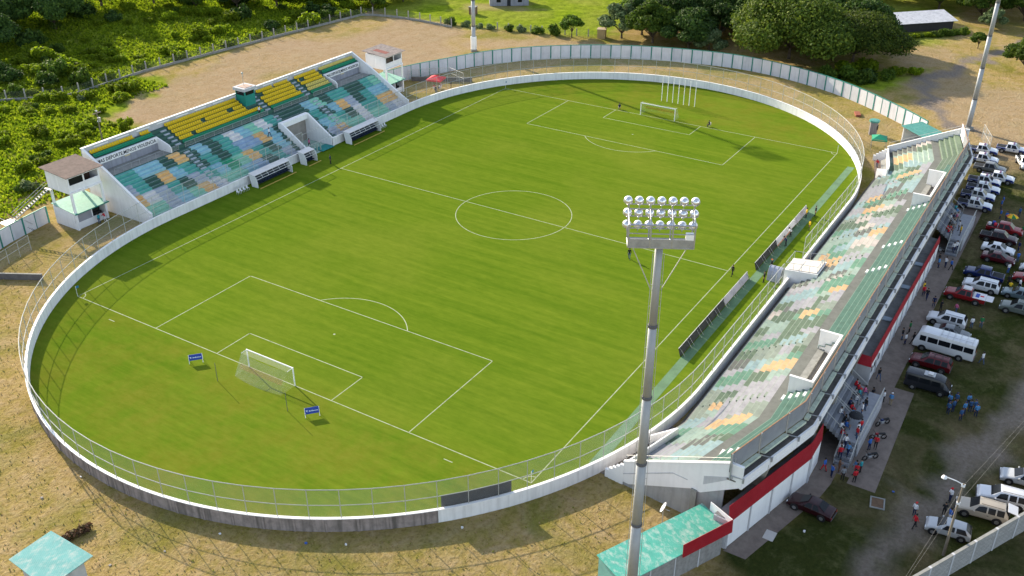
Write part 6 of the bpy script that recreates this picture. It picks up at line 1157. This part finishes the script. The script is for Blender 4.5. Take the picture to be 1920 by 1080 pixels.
def umbrella(x, y, z, label, colsu, tilt=0):
    t = thing('umbrella', label, 'umbrella', (x, y, z), 0); n = 8
    for k in range(n):
        a0, a1 = 2 * math.pi * k / n, 2 * math.pi * (k + 1) / n; MB().poly([(0, 0, 2.25), (.55 * math.cos(a0), .55 * math.sin(a0), 2.1), (.55 * math.cos(a1), .55 * math.sin(a1), 2.1)]).quad((.55 * math.cos(a0), .55 * math.sin(a0), 2.1), (.9 * math.cos(a0), .9 * math.sin(a0), 1.85), (.9 * math.cos(a1), .9 * math.sin(a1), 1.85), (.55 * math.cos(a1), .55 * math.sin(a1), 2.1)).build('canopy_gore', CM[colsu[k % len(colsu)]], t)
    MB().tube((0, 0, 0.0), (0, 0, 2.3), .018, n=5).build('shaft', STEEL, t)
umbrella(36.4, -66.9, .0, 'green and orange umbrella over a vending cooler near the patrol pickups', ('green', 'yellow', 'orange', 'yellow'))
t = thing('vending_cooler', 'white box cooler under the green and orange umbrella', 'cooler', (35.4, -66.5, 0)); MB().box(-.45, .45, -.7, .7, .12, 1.0).build('box', WHITE2, t, bevel=.03); MB().box(-.47, .47, -.72, .72, 1.002, 1.06).build('lid', wc, t); [MB().tube((sx * .35, sy * .6, 0), (sx * .35, sy * .6, .12), .05, n=6).build('foot', BLACK, t) for sx in (-1, 1) for sy in (-1, 1)]
for (x, y, z, s) in ((-28.6, -60.75, 1.6, .5),):
    umb = thing('dark_umbrella', 'black umbrella held open on the near staircase landing', 'umbrella', (x, y, z), 0); mb = MB(); mb.lathe([(.95 * s / .62, 1.15), (.75 * s / .62, 1.38), (.4 * s / .62, 1.52), (.0, 1.58)], 10); mb.build('canopy', DARK, umb); MB().tube((0, 0, .0), (0, 0, 1.6), .015, n=5).build('shaft', STEEL, umb)
# ------------------------------------------------------------------ vegetation
LEAF = {'olive': leafmat('leaf_olive', [(.03, .058, .007), (.058, .098, .010), (.095, .14, .013), (.15, .19, .02)], .32), 'dark': leafmat('leaf_dark', [(.018, .045, .008), (.032, .07, .012), (.05, .10, .014), (.085, .14, .02)]), 'mid': leafmat('leaf_mid', [(.035, .075, .008), (.06, .115, .011), (.095, .155, .014), (.14, .205, .02)], .42), 'light': leafmat('leaf_light', [(.09, .15, .005), (.15, .23, .008), (.22, .30, .011), (.30, .37, .018)], .58), 'grey': leafmat('leaf_grey', [(.05, .09, .035), (.09, .14, .05), (.15, .20, .08), (.20, .25, .11)]), 'dry': leafmat('leaf_dry', [(.10, .05, .03), (.16, .09, .05), (.08, .05, .03), (.13, .12, .04)])}
BARK = mat('bark', (.11, .085, .06), .95, .3, 2, bump=.4)
def leaves(blobs, n, size, seed, flatn=.35, shell=.55):
    rg = np.random.RandomState(seed); vol = np.array([b[1][0] * b[1][1] * b[1][2] for b in blobs]) ** .75; pick = rg.choice(len(blobs), n, p=vol / vol.sum())
    C = np.array([b[0] for b in blobs])[pick]; Rr = np.array([b[1] for b in blobs])[pick]; d = rg.normal(size=(n, 3)); d /= np.linalg.norm(d, axis=1)[:, None]; r = (shell + (1 - shell) * rg.rand(n) ** .6)[:, None] * (1 + .10 * rg.normal(size=(n, 1)))
    P = C + d * r * Rr; P[:, 2] = np.maximum(P[:, 2], size * .3); nrm = d * .9 + rg.normal(size=(n, 3)) * .75 + np.array([0, 0, flatn]); nrm /= np.linalg.norm(nrm, axis=1)[:, None]
    t = np.cross(nrm, rg.normal(size=(n, 3))); t /= np.linalg.norm(t, axis=1)[:, None]; b = np.cross(nrm, t); s = (size * (.6 + .8 * rg.rand(n)))[:, None]; q = .62
    V = np.stack([P - t * s, P - b * s * q + nrm * s * .12, P + t * s, P + b * s * q + nrm * s * .12], 1).reshape(-1, 3)
    return V
def leafmesh(V, name, m):
    n = len(V) // 4; me = bpy.data.meshes.new(name); me.vertices.add(len(V)); me.vertices.foreach_set('co', V.astype(np.float32).ravel()); me.loops.add(len(V)); me.loops.foreach_set('vertex_index', np.arange(len(V), dtype=np.int32)); me.polygons.add(n); me.polygons.foreach_set('loop_start', np.arange(0, len(V), 4, dtype=np.int32)); me.update(calc_edges=True); me.materials.append(m); return me
def treeproto(h, rad, kind, seed, n, size, trunk=.35, spread=1.0):
    rg = random.Random(seed); blobs = []; limbs = []
    for k in range(int(14 + rad * 2.4)):
        a = rg.uniform(0, 6.28); rr = rad * spread * math.sqrt(rg.uniform(.02, 1)) * .82; z = h * (trunk + .12) + (h * (1 - trunk) * .70) * (1 - (rr / (rad * spread)) ** 1.6) * rg.uniform(.55, 1.0); s = rad * rg.uniform(.16, .36)
        blobs.append(((rr * math.cos(a), rr * math.sin(a), z), (s, s, s * .62))); limbs.append((rr * math.cos(a) * .8, rr * math.sin(a) * .8, z - s * .3))
    V = leaves(blobs, n, size, seed); cr = leafmesh(V, 'crown', LEAF[kind])
    mb = MB(); r0 = .045 * h * .55; top = (0, 0, h * trunk); mb.tube((0, 0, -.3), (0, 0, h * trunk * .5), r0 * 1.25, r0, n=8); mb.tube((0, 0, h * trunk * .5), top, r0, r0 * .8, n=8)
    for l_ in limbs[::2]: m1 = Vector(top).lerp(Vector(l_), .5) + Vector((0, 0, .06 * h)); mb.tube(top, m1, r0 * .55, r0 * .3, n=6); mb.tube(m1, l_, r0 * .3, r0 * .1, n=5)
    return cr, mb.mesh('trunk', BARK, True)
PR = {'broadA': treeproto(12, 7.5, 'mid', 1, 19000, .30, .12), 'broadB': treeproto(12, 7.0, 'dark', 2, 19000, .30, .10), 'spread': treeproto(15, 15.0, 'olive', 3, 60000, .29, .16, 1.0), 'small': treeproto(5.5, 3.2, 'mid', 4, 3600, .26, .22), 'grey': treeproto(9, 4.6, 'grey', 5, 7000, .32, .12), 'dark': treeproto(15, 9.0, 'dark', 6, 24000, .33, .10)}
# the broad spreading tree mixes two greens
KL = {'dark': 'tall dark', 'broadB': 'dense dark green', 'broadA': 'mid green', 'grey': 'grey green', 'small': 'small', 'spread': 'spreading'}
def tree(kind, x, y, s, rz, label, group=None):
    if group: label = KL[kind] + ' ' + label.replace('dark tree', 'tree').replace('green tree', 'tree')
    t = thing('tree', label, 'tree', (x, y, float(hill(np.array(x), np.array(y)))), rz, group); t.scale = (s, s, s); put('crown', PR[kind][0], t); put('trunk', PR[kind][1], t); return t
tree('spread', 108.0, -8.5, 1.08, .3, 'huge spreading light green tree overhanging the outer wall'); tree('spread', 113.0, -22.0, .82, 2.3, 'second spreading olive tree standing beside the huge one'); tree('broadB', 102.5, 14.5, 1.0, 1.0, 'dense dark green tree directly behind the outer wall panels'); tree('broadA', 103.5, 24.5, 1.0, 2.1, 'tall mid green tree behind the ochre kiosk'); tree('grey', 103.5, 33.0, 1.15, .5, 'pale grey green tree beside the ochre kiosk'); tree('grey', 101.0, 8.5, .85, 3.0, 'smaller grey green tree tucked under the spreading tree'); tree('small', 97.2, 43.8, 1.15, .7, 'small round tree alone beside the wire fence on the bright field')
G1 = 'trees in the wood behind the outer wall'
for i, (k, x, y, s) in enumerate((('dark', 122, 18, 1.05), ('dark', 118, 4, 1.0), ('broadB', 128, 30, 1.1), ('dark', 112, 22, .95), ('broadB', 134, -2, 1.1), ('dark', 126, -8, .95), ('broadA', 119, 34, .9), ('dark', 142, 14, 1.2), ('broadA', 138, 40, 1.1), ('dark', 150, 30, 1.2), ('dark', 124, -20, 1.0), ('broadB', 116, 12, 1.1), ('dark', 132, 20, 1.1), ('broadB', 109, 30, .95), ('dark', 130, 8, 1.1), ('broadB', 158, 16, 1.2), ('dark', 146, 0, 1.1))): tree(k, x, y, s, i * 1.3, 'dark tree in the shaded wood beyond the outer wall', G1)
for i, (k, x, y, s) in enumerate((('broadA', 178, -28, 1.0), ('broadA', 172, -40, .95), ('broadB', 184, -14, 1.1), ('dark', 168, -8, 1.0), ('broadA', 176, -50, .9), ('dark', 186, -34, 1.1), ('broadB', 160, -58, .8), ('dark', 205, -45, 1.2), ('dark', 212, -20, 1.3), ('broadB', 200, -62, 1.1), ('broadA', 190, -44, 1.0), ('dark', 196, -20, 1.1), ('broadB', 164, 6, 1.1), ('grey', 163, -44, .7), ('dark', 180, 8, 1.2))): tree(k, x, y, s, i * 1.7, 'green tree beyond the farm shed with zinc roof', 'trees beyond the farm shed')
tree('broadA', 124.5, -57.5, .80, .4, 'rounded olive green tree on the dry ground right of the far mast'); tree('broadB', 150, -66, .9, 2.4, 'dense green tree beyond the bare track'); tree('small', 141, -44.5, .8, .4, 'small bushy tree at the end of the farm shed')
for i, (k, x, y, s) in enumerate((('dark', 26, 150, .95), ('broadB', 16, 158, 1.0), ('dark', 34, 164, 1.1), ('broadB', 8, 148, .9), ('dark', 46, 158, .9), ('broadA', 62, 140, .8), ('broadB', 70, 133, .9), ('dark', 80, 128, .85), ('broadB', 88, 122, .85), ('broadA', 58, 152, .9), ('dark', 22, 172, 1.1), ('broadB', 2, 170, 1.1))): tree(k, x, y, s, i * 2.1, 'dark tree on the overgrown hillside above the post fence', 'trees on the hillside')
for i, (k, x, y, s) in enumerate((('broadB', 92, 112, .75), ('dark', 97, 108, .62), ('broadA', 101, 112, .7), ('broadB', 106, 104, .72), ('dark', 112, 110, .8), ('small', 92.5, 104, 1.1), ('broadA', 118, 116, .8))): tree(k, x, y, s, i * 1.1, 'tree in the thicket behind the corner of the post fence', 'trees at the fence corner')
# shrubs
def shrubproto(seed, kind, w_, h, n, size):
    rg = random.Random(seed); bl = [((rg.uniform(-w_, w_) * .55, rg.uniform(-w_, w_) * .55, h * rg.uniform(.25, .62)), (w_ * rg.uniform(.35, .6), w_ * rg.uniform(.35, .6), h * rg.uniform(.25, .42))) for _ in range(6)]
    return leafmesh(leaves(bl, n, size, seed, .5, .4), 'shrub', LEAF[kind])
SH = [shrubproto(21, 'light', 2.0, 2.2, 1500, .22), shrubproto(22, 'mid', 1.7, 2.4, 1400, .21), shrubproto(23, 'light', 1.4, 1.5, 1000, .19), shrubproto(24, 'dark', 2.2, 2.6, 1500, .24), shrubproto(25, 'mid', 1.1, 1.3, 800, .17), shrubproto(26, 'grey', 1.6, 2.2, 1200, .20)]
rg = random.Random(8)
LOOK = ('broad yellow green', 'mid green', 'low yellow green', 'dark dense', 'small mid green', 'grey green')
def shrub(x, y, s, k, label, group): label = label.replace('green shrub', LOOK[k] + ' shrub').replace('green bush', ('big ' if s > 1.25 else '') + LOOK[k] + ' bush').replace('hedge bush', LOOK[k] + ' hedge bush'); o = put('shrub', SH[k], None, (x, y, float(hill(np.array(x), np.array(y))) - .05), rg.uniform(0, 6.28)); o.scale = (s, s, s * rg.uniform(.8, 1.2)); tag(o, label, 'shrub', group)
n = 0
while n < 95:
    x = rg.uniform(-44, 10); y = rg.uniform(66, 116)
    if y > yfence(x) - 1.5 or (x > -6 and y < 94) or (x > 0 and y < 98) or (x > -30 and y < 70): continue
    if rg.random() < .3 and y < 85: continue
    shrub(x, y, rg.uniform(.6, 1.15), rg.choice((0, 0, 2, 2, 2, 4, 0, 5)), 'green shrub in the thicket between bare earth and the post fence', 'shrubs below the post fence'); n += 1
n = 0
while n < 150:
    x = rg.uniform(-25, 96); y = yfence(x) + 2 + abs(rg.gauss(0, 1)) * 26
    if y > 195: continue
    sunny = 18 < x < 62 and y < yfence(x) + 34  # sunlit patch put into the leaf colour: only pale shrubs picked here
    shrub(x, float(y), rg.uniform(.6, 1.4) if sunny else rg.uniform(.8, 1.7), rg.choice((0, 2, 0, 2, 0) if sunny else (3, 1, 0, 4, 0, 2)), 'green bush on the overgrown hillside behind the post fence', 'bushes on the hillside'); n += 1
for x, y, s in ((92.8, 69, .7), (93.5, 65.5, .8), (94.2, 61, .9), (95.2, 57.5, .8), (96.3, 53.2, 1.0), (97.5, 48.6, 1.1), (92.2, 72.6, .8), (91.0, 77, 1.0)): shrub(x, y, s, 5 if s < .9 else 1, 'small bush in the line along the wire fence and bright field', 'bushes along the wire fence')
for x, y, s in ((97, -21, 1.3), (99.5, -25, 1.5), (101, -29, 1.3), (98, -28, 1.2), (103.5, -32.5, 1.1), (106, -27, 1.4), (108, -33, 1.0), (104, -23, 1.6), (110, -36.5, .9)): shrub(x, y, s, rg.choice((3, 1, 0)), 'lush bush in the green patch beside the curved track', 'bushes beside the curved track')
for k in range(16): x = 143.5 + k * .95; y = -25.2 - k * .85; shrub(x - 4, y - 3.5 + 2.0, .8, rg.choice((1, 4, 2)), 'hedge bush along the front of the farm shed', 'hedge of the farm shed')
o = put('brush_heap', leafmesh(leaves([((0, 0, .3), (1.2, .5, .35)), ((.9, .3, .3), (.8, .5, .35)), ((-.8, -.2, .25), (.7, .5, .3))], 900, .16, 77, .3, .1), 'brush_heap', LEAF['dry']), None, (-82.6, -3.3, 0), -.5); tag(o, 'heap of dry cut brush beside the hut with aqua roof', 'brush')
# tall grass tufts: too many to count
def tufts(name, m, pts, size):
    V = []; rgn = np.random.RandomState(len(pts))
    P = np.array(pts); n = len(P); a = rgn.rand(n) * 6.28; s = size * (.6 + .8 * rgn.rand(n)); dx, dy = np.cos(a) * s * .5, np.sin(a) * s * .5; lean = (rgn.rand(n, 2) - .5) * s[:, None]
    A = np.c_[P[:, 0] - dx, P[:, 1] - dy, P[:, 2] - .03]; B = np.c_[P[:, 0] + dx, P[:, 1] + dy, P[:, 2] - .03]; Cc = np.c_[P[:, 0] + dx * .6 + lean[:, 0], P[:, 1] + dy * .6 + lean[:, 1], P[:, 2] + s]; D = np.c_[P[:, 0] - dx * .6 + lean[:, 0], P[:, 1] - dy * .6 + lean[:, 1], P[:, 2] + s * .9]
    stuff(put(name, leafmesh(np.stack([A, B, Cc, D], 1).reshape(-1, 3), name, m)))
rgn = np.random.RandomState(4); X = rgn.uniform(-45, 100, 110000); Y_ = rgn.uniform(64, 190, 110000); yf_ = yfence(X)
ok = ((Y_ > yf_ + 1) | ((X < -6) & (Y_ > 66 + .0 * X)) | ((X < 16) & (Y_ > 98))) & (Y_ < yf_ + 75)
tufts('hillside_grass', LEAF['light'], np.c_[X[ok], Y_[ok], hill(X[ok], Y_[ok])], .42)
X = rgn.uniform(-95, -20, 16000); Y_ = rgn.uniform(-60, 60, 16000); e = np.where(np.abs(X) > 30, ((np.abs(X) - 30) / 46.8) ** 2 + (Y_ / 44.8) ** 2, (Y_ / 44.8) ** 2); ok = (e > 1) & (np.abs(Y_) < 58) & ((X < -52) | (np.abs(Y_) < 10))
ok &= ~((Y_ < -46) & (X > -63.5)) & ~((X > -89.6) & (X < -84.4) & (Y_ < -3.6) & (Y_ > -9.6))
tufts('dry_grass_tufts', leafmat('leaf_straw', [(.24, .17, .08), (.34, .25, .13), (.19, .18, .04), (.15, .17, .02)]), np.c_[X[ok], Y_[ok], 0 * X[ok]], .13)
# litter along the wall foot and stones
LT = [mat('litter_white', (.7, .7, .7), .8, .1, 3), mat('litter_blue', (.05, .12, .4), .8, .1, 3), mat('litter_grey', (.3, .28, .26), .9, .2, 3)]
for x, y, k in ((-76.9, 3.5, 0), (-75.2, -14.6, 0), (-71.8, -22.3, 1), (-70.0, -25.6, 0), (-62.4, -33.4, 0), (-81.0, 4.0, 2), (-83.3, -9.2, 2), (-79.5, -12.0, 2), (-72.5, -30.5, 2), (-45.6, -61.0, 0), (-35.4, -66.7, 1)):
    mb = MB(); r0 = random.Random(int(x * 10)); pts = [(r0.uniform(.07, .18) * math.cos(a), r0.uniform(.07, .18) * math.sin(a)) for a in np.arange(0, 6.2, 1.05)]; mb.prism(pts, 'z', 0, r0.uniform(.05, .16)); tag(put('litter_scrap' if k < 2 else 'field_stone', mb.mesh('litter', LT[k]), None, (x, y, .03)), ('scrap of pale litter on the dry grass', 'scrap of blue litter on the ground', 'rough grey stone in the dry grass')[k], 'litter' if k < 2 else 'stone', ('pale litter', 'blue litter', 'stones in dry grass')[k])
